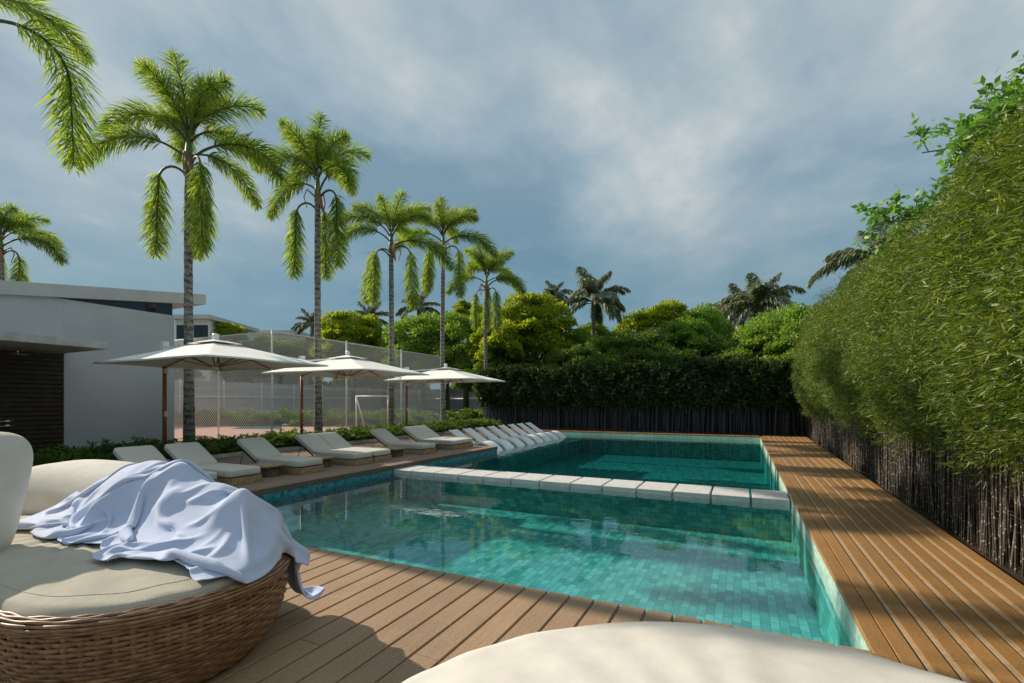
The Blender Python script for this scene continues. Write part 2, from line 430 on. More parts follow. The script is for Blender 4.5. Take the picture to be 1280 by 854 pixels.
# ------------------------------------------------------------------ the setting
def ring_sheet(name, outer, inner, z, m):
    (x0, x1, y0, y1), (a0, a1, b0, b1) = outer, inner
    V = [(x0, y0, z), (x1, y0, z), (x1, y1, z), (x0, y1, z), (a0, b0, z), (a1, b0, z), (a1, b1, z), (a0, b1, z)]
    F = [(0, 1, 5, 4), (1, 2, 6, 5), (2, 3, 7, 6), (3, 0, 4, 7)]
    return mesh_obj(name, V, F, m, smooth=False)
XL, XR, YN, YF = -7.47, 0.73, 3.53, 23.5      # the pool's edges
YT = 14.3                                     # where the left deck stops and the shallow shelf begins
WZ = -0.188                                    # water level
XS = -9.85                                    # back of the shallow shelf
gm, gt, gout = newmat('lawn')
gn = noise(gt, worldco(gt), 0.35, 6, 0.6); gn2 = noise(gt, worldco(gt), 14, 4, 0.7)
gc = mixc(gt, 0.5, ramp(gt, gn, [(0.3, (0.045, 0.075, 0.02)), (0.7, (0.10, 0.12, 0.045))]), ramp(gt, gn2, [(0.3, (0.03, 0.05, 0.015)), (0.7, (0.12, 0.15, 0.05))]))
gp = principled(gt, gout, gc, 0.95, 0.1); bump(gt, gp, gn2, 0.6, 0.03)
tag(ring_sheet('ground', (-900, 900, -600, 1200), (-10.0, 0.9, 3.4, 23.7), -0.16, gm), kind='structure')

# pool basin
b = MB()
FZ, DZ = -0.78, -1.12
t_ = 0.25
b.bb(XL - 0.02, XR, YN, 9.0, FZ - t_, FZ)                       # near floor
b.bb(XL - 0.02, XR, 9.82, YF, DZ - t_, DZ)                      # far floor
b.bb(XL - 0.02, XR, 9.004, 9.816, DZ, -0.262)                   # wall under the stepping slabs
b.bb(XL - 0.02 - t_, XL - 0.022, YN - t_, YT, DZ - t_, -0.104)  # left wall
b.bb(XR + 0.002, XR + t_, YN - t_, YF + t_, DZ - t_, -0.30)     # right wall, lower part
b.bb(XL - 0.02, XR, YN - t_, YN - 0.002, DZ - t_, -0.054)       # near wall
b.bb(XS, XR, YF + 0.002, YF + t_, DZ - t_, -0.30)               # far wall, lower part
b.bb(XS, XL + 0.12, YT + 0.002, YF, -0.62, -0.40)               # shallow shelf
b.bb(XL - 0.1, XL + 0.10, YT + 0.004, YF, DZ, -0.622)           # wall under the shelf
b.bb(XS - t_, XS - 0.002, YT, YF + t_, -0.7, -0.054)            # back of the shelf
b.bb(XS, XL - 0.02, YT - t_ + 0.1, YT, -0.7, -0.104)            # near end of the shelf
# two swimming steps on the far floor

basin = tag(b.build('pool_basin', M['tile']), kind='structure')
b = MB()
b.bb(XR + 0.002, XR + t_ - 0.01, YN - 0.1, YF + t_ - 0.01, -0.298, -0.052)
b.bb(XS, XR, YF + 0.002, YF + t_ - 0.01, -0.298, -0.052)
tag(b.build('pool_rim', M['mosaic']), kind='structure')
b = MB(); b.bb(XL - 0.0215, XL - 0.008, YN, YT, -0.60, -0.102); tag(b.build('shaded_wall_band', M['mosaic_shaded']), kind='structure')  # left wall facing with its shade painted in as darker blue tile
# water: one closed body, its sides just inside the basin walls
wv = MB()
wv.bb(XL - 0.03, XR + 0.006, YN - 0.006, YF + 0.006, DZ - 0.02, WZ)
tag(wv.build('pool_water', M['water']), kind='structure')
ws = MB()
ws.bb(XS - 0.006, XL - 0.031, YT - 0.001, YF + 0.006, -0.41, WZ)
tag(ws.build('shelf_water', M['water']), kind='structure')

# decks: boards with a real gap and a pale lower lip beside it
def deck(name, x0, x1, y0, y1, m, pitch, z=0.0, th=0.045, x1b=None, lip=0.022, gap=0.008):
    b = MB(); lp = MB(); n = int(round((x1 - x0) / pitch)); p = (x1 - x0) / n
    for i in range(n):
        xa = x0 + i * p; xb = xa + p - gap - lip
        # long boards butt-jointed at random places
        cuts = [y0]; y = y0 + random.uniform(1.5, 3.6)
        while y < y1 - 0.8: cuts.append(y); y += 3.6
        cuts.append(y1)
        for c0, c1 in zip(cuts[:-1], cuts[1:]):
            e = 0.0015
            bx = xa; s = 0.004
            V = [(bx, c0 + e, z - th), (xb, c0 + e, z - th), (xb, c1 - e, z - th), (bx, c1 - e, z - th),
                 (bx, c0 + e, z - s), (xb, c0 + e, z - s), (xb, c1 - e, z - s), (bx, c1 - e, z - s),
                 (bx + s, c0 + e + s, z), (xb - s, c0 + e + s, z), (xb - s, c1 - e - s, z), (bx + s, c1 - e - s, z)]
            b.add(V, [(0, 3, 2, 1), (0, 1, 5, 4), (1, 2, 6, 5), (2, 3, 7, 6), (3, 0, 4, 7), (4, 5, 9, 8), (5, 6, 10, 9), (6, 7, 11, 10), (7, 4, 8, 11), (8, 9, 10, 11)])
        if lip: lp.bb(xb + 0.001, xb + lip, y0 + 0.01, y1 - 0.01, z - th, z - 0.012)
    o = tag(b.build(name, m), kind='structure')
    if lip: tag(lp.build(name + '_edging', M['deck_lip']), kind='structure')
    return o
deck('deck', -13.0, 0.72, -4.0, YN, M['deck_near'], 0.19, lip=0.006, gap=0.010)
deck('pool_deck', -12.7, XL, YN + 0.012, YT, M['deck_left'], 0.15, lip=0.006, gap=0.006)
deck('far_deck', -12.7, 0.72, YF, 24.6, M['deck_right'], 0.19)
deck('shelf_deck', -12.7, XS, YT + 0.01, YF - 0.01, M['deck_left'], 0.15)
b = MB(); b.bb(XL - 0.021, XL + 0.004, YN + 0.012, YT + 0.02, -0.10, -0.004); b.bb(XS + 0.01, XL + 0.004, YT + 0.001, YT + 0.022, -0.10, -0.004)
tag(b.build('deck_fascia', simple('fascia', (0.13, 0.095, 0.07), 0.7, 0.3, var=0.2, vscale=10)), kind='structure')
# the right deck flares a little: rows of boards in perspective of the photograph
def right_deck():
    b = MB(); lp = MB()
    X0 = XR + 0.0; rows = 9; y0, y1 = -4.0, 24.6
    def outer(y): return 2.118 + (y - 5.42) * 0.0247
    first = 0.10
    b2 = MB()
    b2.bb(X0 - 0.012, X0 + first - 0.01, y0, YF + 0.0, -0.05, 0.0)
    for i in range(rows):
        def xa(y): return X0 + first + (outer(y) - X0 - first) * i / rows
        def xb(y): return X0 + first + (outer(y) - X0 - first) * (i + 1) / rows - 0.036
        cuts = [y0]; y = y0 + random.uniform(1, 4)
        while y < y1 - 1: cuts.append(y); y += 4.2
        cuts.append(y1)
        for c0, c1 in zip(cuts[:-1], cuts[1:]):
            s = 0.004; e = 0.0015; c0 += e; c1 -= e
            V = [(xa(c0), c0, -.045), (xb(c0), c0, -.045), (xb(c1), c1, -.045), (xa(c1), c1, -.045),
                 (xa(c0), c0, -s), (xb(c0), c0, -s), (xb(c1), c1, -s), (xa(c1), c1, -s),
                 (xa(c0) + s, c0 + s, 0), (xb(c0) - s, c0 + s, 0), (xb(c1) - s, c1 - s, 0), (xa(c1) + s, c1 - s, 0)]
            b.add(V, [(0, 3, 2, 1), (0, 1, 5, 4), (1, 2, 6, 5), (2, 3, 7, 6), (3, 0, 4, 7), (4, 5, 9, 8), (5, 6, 10, 9), (6, 7, 11, 10), (7, 4, 8, 11), (8, 9, 10, 11)])
        V = [(xb(y0) + .013, y0, -.045), (xb(y0) + .035, y0, -.045), (xb(y1) + .035, y1, -.045), (xb(y1) + .013, y1, -.045),
             (xb(y0) + .013, y0, -.006), (xb(y0) + .035, y0, -.006), (xb(y1) + .035, y1, -.006), (xb(y1) + .013, y1, -.006)]
        if i < rows - 1: lp.add(V, [(0, 3, 2, 1), (0, 1, 5, 4), (1, 2, 6, 5), (2, 3, 7, 6), (3, 0, 4, 7), (4, 5, 6, 7)])
    tag(b.build('walkway', M['deck_right']), kind='structure')
    tag(b2.build('walkway_kerb', M['deck_right']), kind='structure')
    tag(lp.build('walkway_edging', M['deck_lip']), kind='structure')
right_deck()
b = MB(); b.bb(-13, 0.70, -4, YN - 0.26, -0.15, -0.06); b.bb(-12.7, XL - 0.28, YN - 0.2, YT - 0.2, -0.15, -0.06); b.bb(XR + 0.26, 2.6, -4, 24.6, -0.15, -0.06); b.bb(-12.7, 0.7, YF + 0.27, 24.6, -0.15, -0.06); b.bb(-12.7, XS - 0.27, YT, YF, -0.15, -0.06)
tag(b.build('deck_joists', M['joist']), kind='structure')

# planting bed along the left deck, planter kerb
b = MB(); b.bb(-12.95, -12.71, -4, 27.5, -0.15, 0.09)
kerb = tag(b.build('planter_kerb', M['concrete']), kind='structure')
b = MB(); b.bb(-15.0, -12.96, -4, 27.5, -0.15, 0.02)
tag(b.build('planting_bed', M['soil']), kind='structure')
b = MB(); b.bb(2.75, 4.2, -4, 27, -0.155, -0.02); b.bb(-15, 2.74, 24.62, 26.2, -0.155, -0.02)
tag(b.build('hedge_bed', M['soil']), kind='structure')
# neighbouring court and pool beyond the mesh fence
b = MB()
V = [(-60, 12, -0.15), (-15.7, 12, -0.15), (-15.7, 60, -0.15), (-60, 60, -0.15)]
mesh_obj('court_ground', V, [(0, 1, 2, 3)], simple('court', (0.16, 0.17, 0.15), 0.9, 0.1, var=0.2, vscale=2), smooth=False)
tag(bpy.data.objects['court_ground'], kind='structure')
pav = simple('pink_paving', (0.55, 0.33, 0.27), 0.9, 0.1, var=0.1, vscale=3)
P = [ground_at(150, 529.5, 0), ground_at(425, 529.5, 0), ground_at(470, 548, 0), ground_at(150, 560, 0)]
mesh_obj('pink_paving', [(x, y, -0.02) for x, y in P], [(0, 3, 2, 1)], pav, smooth=False); tag(bpy.data.objects['pink_paving'], kind='structure')
P = [ground_at(306, 531.5), ground_at(352, 532), ground_at(352, 536), ground_at(290, 536)]
b = MB(); mesh_obj('distant_pool', [(x, y, 0.0) for x, y in P], [(0, 3, 2, 1)], simple('distant_water', (0.16, 0.45, 0.52), 0.1, 0.6, var=0.1), smooth=False); tag(bpy.data.objects['distant_pool'], kind='structure')

# stepping slabs between the two pools
xs_ = [-7.46, -6.96, -6.32, -5.67, -5.03, -4.37, -3.72, -3.07, -2.42, -1.77, -1.13, -0.49, 0.14, 0.725]
for i in range(13):
    a, c = xs_[i] + (0.018 if i else 0), xs_[i + 1] - 0.018
    y0, y1 = 8.97, 9.84; e = 0.007
    b = MB(); z0, z1 = -0.258, -0.10
    V = [(a, y0, z0), (c, y0, z0), (c, y1, z0), (a, y1, z0), (a, y0, z1 - e), (c, y0, z1 - e), (c, y1, z1 - e), (a, y1, z1 - e), (a + e, y0 + e, z1), (c - e, y0 + e, z1), (c - e, y1 - e, z1), (a + e, y1 - e, z1)]
    b.add(V, [(0, 3, 2, 1), (0, 1, 5, 4), (1, 2, 6, 5), (2, 3, 7, 6), (3, 0, 4, 7), (4, 5, 9, 8), (5, 6, 10, 9), (6, 7, 11, 10), (7, 4, 8, 11), (8, 9, 10, 11)])
    o = b.build('stepping_slab', M['stone'])
    lab = 'pale grey stone slab between the two pools, ' + ('nearest the wooden walkway' if i == 12 else 'touching the left lounger deck' if i == 0 else ORD[i] + ' from the left lounger deck')
    tag(o, lab, 'stone slab', 'stepping slabs across the water')

# ------------------------------------------------------------------ pool house
WX = -15.0
ph = empty('pool_house', (WX, 5, 0), label='flat grey rendered pool house with slanting roof and dark slatted wall', cat='building')
def P_(b, name, m, parent=ph):
    o = b.build(name, m); o.parent = parent; o.matrix_parent_inverse = parent.matrix_world.inverted() if False else Matrix.Translation(-Vector(parent.location)); return o
wall_top = 4.04
Y1 = 8.25; Ys = 5.72      # wall end; where the slatted part stops
b = MB(); b.bb(WX - 8, WX, Ys + 0.002, Y1, -0.15, wall_top); b.bb(WX - 8, WX, -6, Ys, 2.875, wall_top); b.bb(WX - 8, WX - 0.02, -6, Ys, 2.712, 2.874); b.bb(WX - 8, WX - 0.08, -6, Ys, -0.15, 2.709)
P_(b, 'wall', M['white_wall'])
sl = 0.133
def rz(y, base): return 3.917 + sl * (y - 4.57)
def slab(b, x0, x1, y0, y1, zb0, zb1, th0, th1):
    V = [(x0, y0, zb0), (x1, y0, zb0), (x1, y1, zb1), (x0, y1, zb1), (x0, y0, zb0 + th0), (x1, y0, zb0 + th0), (x1, y1, zb1 + th1), (x0, y1, zb1 + th1)]
    b.add(V, [(0, 3, 2, 1), (0, 1, 5, 4), (1, 2, 6, 5), (2, 3, 7, 6), (3, 0, 4, 7), (4, 5, 6, 7)])
b = MB(); slab(b, WX - 9, -14.9, -8, 9.1, rz(-8, 3.82), rz(9.1, 3.82), 0.31, 0.31)
roof = P_(b, 'roof', M['roof'])
# clerestory: the dark glazed wedge between wall and roof
b = MB()
gl_m, gt_, go_ = newmat('dark_glass'); principled(gt_, go_, (0.02, 0.025, 0.028), 0.08, 0.6)
V = [(WX - 0.10, 5.56, 4.045), (WX - 0.10, Y1, 4.045), (WX - 0.10, Y1, rz(Y1, 3.82) - 0.003)]
b.add([(x, y, z) for x, y, z in V] + [(x - 0.02, y, z) for x, y, z in V], [(0, 1, 2), (5, 4, 3), (0, 2, 5, 3), (1, 4, 5, 2), (0, 3, 4, 1)])
wn = P_(b, 'window', gl_m)
b = MB()
b.bb(WX - 0.06, WX - 0.005, 5.65, Y1, 4.043, 4.085)
for y in (6.6, 7.4, Y1 - 0.05): b.bb(WX - 0.06, WX - 0.006, y - 0.03, y + 0.03, 4.086, rz(y, 3.82) - 0.006)
b.bar((WX - 0.033, 5.9, rz(5.9, 3.82) - 0.03), (WX - 0.033, Y1, rz(Y1, 3.82) - 0.03), 0.05, 0.035)
fr_ = b.build('frame', M['dark_metal']); fr_.parent = wn
fr_.matrix_parent_inverse = Matrix.Translation(-Vector(ph.location))
# canopy slab over the slatted wall
b = MB(); b.bb(WX + 0.0, WX + 2.07, -6, 5.76, 2.71, 2.87)
P_(b, 'door_canopy', M['concrete'])
slm = simple('dark_slat', (0.055, 0.035, 0.022), 0.55, 0.35, var=0.4, vscale=6, bstr=0.3)
b = MB(); z = 0.0
while z < 2.66:
    h = 0.085; b.bb(WX - 0.078, WX + 0.02 + random.uniform(-0.006, 0.006), -6, Ys - 0.005, z, z + h); z += 0.108
P_(b, 'slatted_wall', slm)
b = MB(); b.bb(WX - 0.079, WX - 0.05, -6, Ys - 0.006, 0, 2.69); P_(b, 'backing', M['dark_metal'])
# two lever handles where the photograph shows them
for yy, zz_ in ((527, 0), (532.8, 1)):
    a = (8 - 640) / 594; d = (WX + 0.03) / (a * CT - ST); Y = d * (a * ST + CT); Z = 1.5 - (yy - 503) / 594 * d
    b = MB(); b.tube([(WX + 0.02, Y, Z), (WX + 0.075, Y, Z)], 0.045, 14)
    b.tube([(WX + 0.07, Y, Z), (WX + 0.07, Y - 0.02, Z)], 0.012, 8); b.tube([(WX + 0.065, Y + 0.12, Z), (WX + 0.065, Y - 0.28, Z)], 0.014, 8)
    P_(b, 'handle', M['chrome'])
a = (22 - 640) / 594; d = (WX + 0.5) / (a * CT - ST); Y = d * (a * ST + CT)
b = MB(); b.tube([(WX + 0.5, Y, 2.69), (WX + 0.5, Y, 2.58)], 0.02, 10); b.lathe([(0.015, 0.03), (0.16, 0.012), (0.16, 0.0), (0.01, 0.0)], (WX + 0.5, Y, 2.555))
P_(b, 'shower_head', M['chrome'])

# ------------------------------------------------------------------ mesh fence round the court
FX, FY, FH = -15.5, 11.85, 4.1
fe = empty('mesh_fence', (FX, FY, 0), label='tall galvanised chain link fence of diamond mesh behind the palm trunks', cat='fence')
def chain(b, p0, p1, z0, z1, pitch=0.13, r=0.0082):
    p0 = Vector(p0); p1 = Vector(p1); Ln = (p1 - p0).length; u = (p1 - p0) / Ln; H = z1 - z0
    nrm = Vector((-u.y, u.x))
    s = -H
    k = 0
    while s < Ln:
        for sg in (1, -1):
            a0, a1 = (s, s + H)
            za, zb = (z0, z1) if sg == 1 else (z1, z0)
            t0 = max(0, (0 - a0) / H); t1 = min(1, (Ln - a0) / H)
            if t1 <= t0 + 0.01: continue
            A = p0 + u * (a0 + H * t0); B = p0 + u * (a0 + H * t1)
            ZA = za + (zb - za) * t0; ZB = za + (zb - za) * t1
            off = nrm * (0.003 * sg)
            A3 = Vector((A.x + off.x, A.y + off.y, ZA)); B3 = Vector((B.x + off.x, B.y + off.y, ZB))
            b.tube([A3, B3], r, 3, False, False)
        s += pitch
def posts(parent, loc, pts, h, r=0.03, m=None):
    for p in pts:
        b = MB(); b.tube([(p[0], p[1], -0.1), (p[0], p[1], h + 0.05)], r, 10); b.lathe([(r * 1.2, 0), (r * 1.2, 0.03), (0.005, 0.06)], (p[0], p[1], h + 0.04), 10)
        o = b.build('post', m or M['galv']); o.parent = parent; o.matrix_parent_inverse = Matrix.Translation(-Vector(loc))
floc = (FX, FY, 0)
legs = [((FX, FY), (FX, 22.9)), ((FX, FY), (-27, FY))]
for (p0, p1) in legs:
    b = MB(); chain(b, p0, p1, 0.02, FH)
    o = b.build('mesh_panel', M['galv']); o.parent = fe; o.matrix_parent_inverse = Matrix.Translation(-Vector(floc))
    b = MB(); b.tube([(*p0, FH), (*p1, FH)], 0.022, 8); b.tube([(*p0, 2.05), (*p1, 2.05)], 0.014, 6)
    o = b.build('rail', M['galv']); o.parent = fe; o.matrix_parent_inverse = Matrix.Translation(-Vector(floc))
posts(fe, floc, [(FX, y) for y in (FY, 15.5, 19.2, 22.9)] + [(x, FY) for x in (-18.6, -21.7, -24.8)], FH)

# second white tube fence with grey windbreak behind the court
g2x = -34.0
f2 = empty('windbreak_fence', (g2x, 30, 0), label='low white tube fence with grey sheeting at the far side of the court', cat='fence')
b = MB(); b.bb(g2x - 0.03, g2x, 12, 46, 0.3, 3.0)
b.bb(g2x, -6, 46, 46.03, 0.3, 3.0)
def par(o, p): o.parent = p; o.matrix_parent_inverse = Matrix.Translation(-Vector(p.location)); return o
par(b.build('sheeting', simple('grey_sheet', (0.42, 0.45, 0.50), 0.9, 0.1, var=0.12, vscale=1.0)), f2)
b = MB()
for z in (0.75, 1.9): b.tube([(g2x + 0.08, 12, z), (g2x + 0.08, 45.9, z)], 0.045, 6); b.tube([(g2x + 0.08, 45.9, z), (-6, 45.9, z)], 0.045, 6)
par(b.build('rail', M['white_paint']), f2)
for y in np.arange(13, 46, 3.0):
    b = MB(); b.tube([(g2x + 0.1, y, -0.1), (g2x + 0.1, y, 3.1)], 0.045, 6); par(b.build('post', M['white_paint']), f2)
for x in np.arange(-31, -6, 3.0):
    b = MB(); b.tube([(x, 45.88, -0.1), (x, 45.88, 3.1)], 0.045, 6); par(b.build('post', M['white_paint']), f2)
# goal on the court
gxy = at_dist(465, 27); gg = empty('court_goal', (gxy[0], gxy[1], -0.15), R(8), label='white tube goal standing on the court behind the mesh fence', cat='goal')
for sx in (-1.05, 1.05):
    b = MB(); b.tube([(sx, 0, 0), (sx, 0, 2.0)], 0.035, 10); o = b.build('post', M['white_paint'], gg)
b = MB(); b.tube([(-1.1, 0, 2.0), (1.1, 0, 2.0)], 0.035, 10); b.build('crossbar', M['white_paint'], gg)
b = MB(); b.tube([(-1.05, 0, 2.0), (-1.05, 0.9, 0.0), (1.05, 0.9, 0), (1.05, 0, 2.0)], 0.03, 8); b.build('net_frame', M['galv'], gg)

# white building far behind
def far_building(px0, px1, d, ztop, name, label, zb=0):
    (x0, y0), (x1, y1) = at_dist(px0, d), at_dist(px1, d)
    o = empty(name, (x0, y0, 0), math.atan2(y1 - y0, x1 - x0), label=label, cat='building')
    W = math.hypot(x1 - x0, y1 - y0)
    b = MB(); b.bb(0, W, 0, 7, -0.15, ztop - 0.35); b.build('wall', M['white_paint'], o)
    b = MB(); b.bb(-0.3, W + 0.3, -0.5, 7.3, ztop - 0.349, ztop); b.build('roof', M['roof'], o)
    n = max(2, int(W / 3))
    for lv in (ztop - 1.9,):
        for i in range(n):
            xc = (i + 0.5) * W / n
            b = MB(); b.bb(xc - 0.6, xc + 0.6, -0.03, 0.02, lv, lv + 1.1)
            w = b.build('window', gl_m, o)
            b = MB(); b.bb(xc - 0.65, xc + 0.65, -0.05, -0.031, lv - 0.05, lv - 0.001); b.bb(xc - 0.03, xc + 0.03, -0.05, -0.031, lv, lv + 1.1); b.build('frame', M['dark_metal'], w)
    return o
far_building(300, 372, 50, 9.0, 'white_building', 'white two storey building with flat roof far behind the mesh fence')
far_building(219, 262, 40, 8.8, 'glazed_building', 'pale building with dark windows glimpsed between pool house and first palm trunk')
# ------------------------------------------------------------------ plants
def frond_mesh(name, L_, e0, e1, tb, pet=0.2, nl=76, ranks=6, ll=0.66, lw=0.031, flat=False, droop=0.35, seed=0, mat='leaf_palm', side=0.0):
    """a frond lying in the XZ plane, base at the origin; returns an object (data reused)"""
    rg = np.random.default_rng(seed); n = 26
    pts = [Vector((0, 0, 0))]; tans = []
    for i in range(n):
        t = (i + 0.5) / n; k = min(1, t / tb); k = k * k * (3 - 2 * k) if tb < 0.6 else k
        a = R(e0 + (e1 - e0) * k); yaw = side * t
        d = Vector((math.cos(a) * math.cos(yaw), math.cos(a) * math.sin(yaw), math.sin(a))); tans.append(d); pts.append(pts[-1] + d * (L_ / n))
    b = MB(); b.tube(pts, [0.035 * (1 - 0.85 * i / n) + 0.004 for i in range(n + 1)], 6)
    pt = [np.array(p) for p in pts]; V = []
    for j in range(nl):
        t = pet + (1 - pet) * (j + rg.uniform(0, 1)) / nl
        s = t * n; i = min(n - 1, int(s)); P = pt[i] + (pt[i + 1] - pt[i]) * (s - i)
        T = np.array(tans[i]); S = np.cross(T, [0, 0, 1.0]); S /= max(1e-6, np.linalg.norm(S)); U = np.cross(S, T)
        u = (t - pet) / (1 - pet)
        prof = (0.45 + 0.9 * math.sin(math.pi * min(1, u * 0.85 + 0.12)) ** 0.8) * 0.75
        if u > 0.9: prof *= 0.8
        for r in range(ranks):
            if flat: ang = R(20 if r % 2 == 0 else 160) + rg.normal(0, 0.15)
            else: ang = 2 * math.pi * (r + rg.uniform(-0.4, 0.4)) / ranks
            rad = S * math.cos(ang) + U * math.sin(ang)
            D = T * rg.uniform(0.55, 0.95) + rad * 0.8 + np.array([0, 0, -droop * 0.3]); D /= np.linalg.norm(D)
            D2 = D + np.array([0, 0, -droop * rg.uniform(0.8, 1.6)]); D2 /= np.linalg.norm(D2)
            l = ll * prof * rg.uniform(0.8, 1.15); w = lw * rg.uniform(0.75, 1.2)
            W = np.cross(D, rg.normal(size=3)); W /= np.linalg.norm(W)
            m1 = P + D * l * 0.5; m2 = m1 + D2 * l * 0.5
            V.append([P - W * w * 0.25, P + W * w * 0.25, m1 + W * w * 0.5, m1 - W * w * 0.5])
            V.append([m1 - W * w * 0.5, m1 + W * w * 0.5, m2 + W * w * 0.06, m2 - W * w * 0.06])
    V = np.array(V, dtype=np.float32)
    me = bpy.data.meshes.new(name)
    nv = len(b.v); q = len(V)
    allv = np.concatenate([np.array(b.v, dtype=np.float32).reshape(-1, 3), V.reshape(-1, 3)])
    faces = list(b.f) + [tuple(range(nv + 4 * k, nv + 4 * k + 4)) for k in range(q)]
    me.from_pydata(allv.tolist(), [], faces)
    me.materials.append(M['petiole']); me.materials.append(M[mat])
    me.polygons.foreach_set('material_index', [0] * len(b.f) + [1] * q)
    me.polygons.foreach_set('use_smooth', [True] * len(b.f) + [False] * q)
    return me
FR = {
    'up': frond_mesh('frond_up', 2.05, 80, 30, 1.0, 0.14, nl=46, seed=1),
    'up2': frond_mesh('frond_up2', 2.35, 70, -5, 1.0, 0.16, nl=50, seed=2, side=0.2),
    'arch': frond_mesh('frond_arch', 3.0, 62, -40, 1.0, 0.2, seed=3),
    'out': frond_mesh('frond_out', 3.0, 42, -55, 0.85, 0.22, seed=4, side=-0.2),
    'droop': frond_mesh('frond_droop', 3.15, 48, -88, 0.36, 0.26, seed=5),
    'droop2': frond_mesh('frond_droop2', 3.0, 35, -80, 0.42, 0.24, seed=6, side=0.25),
}
def seed_stalk():
    b = MB()
    for s in (1, -1, 1):
        a = random.uniform(0, 6.28); r = random.uniform(0.25, 0.4)
        b.tube([(0.1 * math.cos(a), 0.1 * math.sin(a), 0), (r * math.cos(a), r * math.sin(a), 0.2), (r * 1.3 * math.cos(a), r * 1.3 * math.sin(a), -0.1), (r * math.cos(a), r * math.sin(a), -0.5)], [0.03, 0.028, 0.022, 0.012], 6)
    return b
def add_frond(parent, key, z, az, loc_xy=(0, 0), sc=1.0, roll=0.0):
    o = bpy.data.objects.new('frond', FR[key]); col.objects.link(o); o.parent = parent
    o.location = (loc_xy[0] + 0.07 * math.cos(az), loc_xy[1] + 0.07 * math.sin(az), z); o.rotation_euler = (roll, 0, az); o.scale = (sc,) * 3
    return o
RIGHT = YAW          # azimuth that points to the right of the picture
FOX = [  # kind, azimuth relative to picture right (degrees; 90 = away), height offset, scale
    ('arch', 172, 0.10, 1.0), ('up', 120, 0.25, 0.95), ('up2', 20, 0.25, 0.95), ('up', -70, 0.25, 0.9), ('up2', -100, 0.2, 0.85), ('up2', 150, 0.2, 0.9),
    ('out', 195, -0.35, 0.95), ('out', -8, -0.45, 1.1), ('droop', 186, -0.92, 0.98), ('droop', -20, -0.8, 1.12), ('droop2', 120, -0.75, 1.05), ('arch', -45, 0.0, 0.85), ('arch', 75, 0.05, 0.95), ('up', 40, 0.3, 0.8), ('up2', -35, 0.15, 0.9), ('up', 200, 0.25, 0.9), ('arch', 140, 0.0, 0.9), ('out', 60, -0.25, 0.95)]
def foxtail(x, y, ztop, r0, rot, sc, label, skip=()):
    t = empty('palm_tree', (x, y, 0), label=label, cat='palm', group='ringed trunk palms along the pool')
    b = MB(); H = ztop - 0.9 * sc; n = 40; pts = []; rad = []
    ph1, ph2 = random.uniform(0, 6), random.uniform(0, 6)
    for i in range(n + 1):
        u = i / n; z = -0.12 + (H + 0.12) * u
        pts.append((0.04 * math.sin(u * 5 + ph1), 0.04 * math.sin(u * 4 + ph2), z))
        rad.append(r0 * (1.18 - 0.25 * min(1, u * 3)) * (1 - 0.22 * u) + 0.006 * math.sin(i * 2.1))
    b.tube(pts, rad, 14); tk = b.build('trunk', M['palm_bark'], t)
    tip = pts[-1]
    b = MB(); b.tube([(tip[0], tip[1], H - 0.02), (tip[0], tip[1], H + 0.35 * sc), (tip[0], tip[1], ztop)], [r0 * 0.86, r0 * 0.78, r0 * 0.4], 14); b.build('crownshaft', M['crownshaft'], t)
    b = seed_stalk(); o = b.build('flower_stalk', M['sheath'], t); o.location = (tip[0], tip[1], H + 0.15)
    b = MB(); a = RIGHT + R(-40); b.tube([(0, 0, 0.32), (0, 0.02, 0.1), (0.02, 0.03, -0.2), (0.03, 0.05, -0.38)], [0.03, 0.07, 0.055, 0.01], 7); o = b.build('dry_sheath', M['sheath'], t); o.location = (tip[0] + 0.17 * math.cos(a), tip[1] + 0.17 * math.sin(a), H - 0.05); o.rotation_euler = (R(12), R(8), a)
    for i, (k, az, dz, s) in enumerate(FOX):
        if i in skip: continue
        if 0 < rot % 90 and i > 14 and random.random() < 0.4: continue
        j = random.uniform(-22, 22); dz += random.uniform(-0.12, 0.12)
        add_frond(t, k, ztop - 0.15 + dz * sc, RIGHT + R(az + rot + j), (tip[0], tip[1]), s * sc * random.uniform(0.94, 1.05))
    return t
PX = -14.2
foxtail(PX, 8.2, 9.05, 0.138, 0, 1.0, 'tallest looking ringed palm, nearest the pool house, with two hanging fronds')
foxtail(PX, 12.77, 9.9, 0.138, -14, 1.05, 'second palm from the pool house, trunk rising behind the second parasol')
foxtail(PX, 16.9, 9.15, 0.138, 22, 1.0, 'third palm from the pool house, trunk just left of the third mast')
foxtail(PX, 21.0, 10.4, 0.138, 5, 1.0, 'fourth palm from the pool house, trunk through the third parasol')
foxtail(PX, 25.7, 9.3, 0.138, -25, 1.0, 'fifth and farthest ringed palm, trunk beside the dark end hedge')
p0 = foxtail(PX, 3.85, 9.8, 0.138, 12, 0.95, 'palm outside the left edge, one long frond hanging into the picture', skip=(1, 2, 3, 4, 5, 7, 8, 9, 10, 11, 13, 14, 15, 17, 18))
FR['long'] = frond_mesh('frond_long', 4.15, 24, -88, 0.62, 0.2, nl=80, ll=0.80, seed=9)
add_frond(p0, 'long', 9.2, RIGHT + R(8))
q = at_dist(2, 22); foxtail(q[0], q[1], 9.2, 0.138, 10, 0.95, 'palm behind the pool house roof at the left edge')

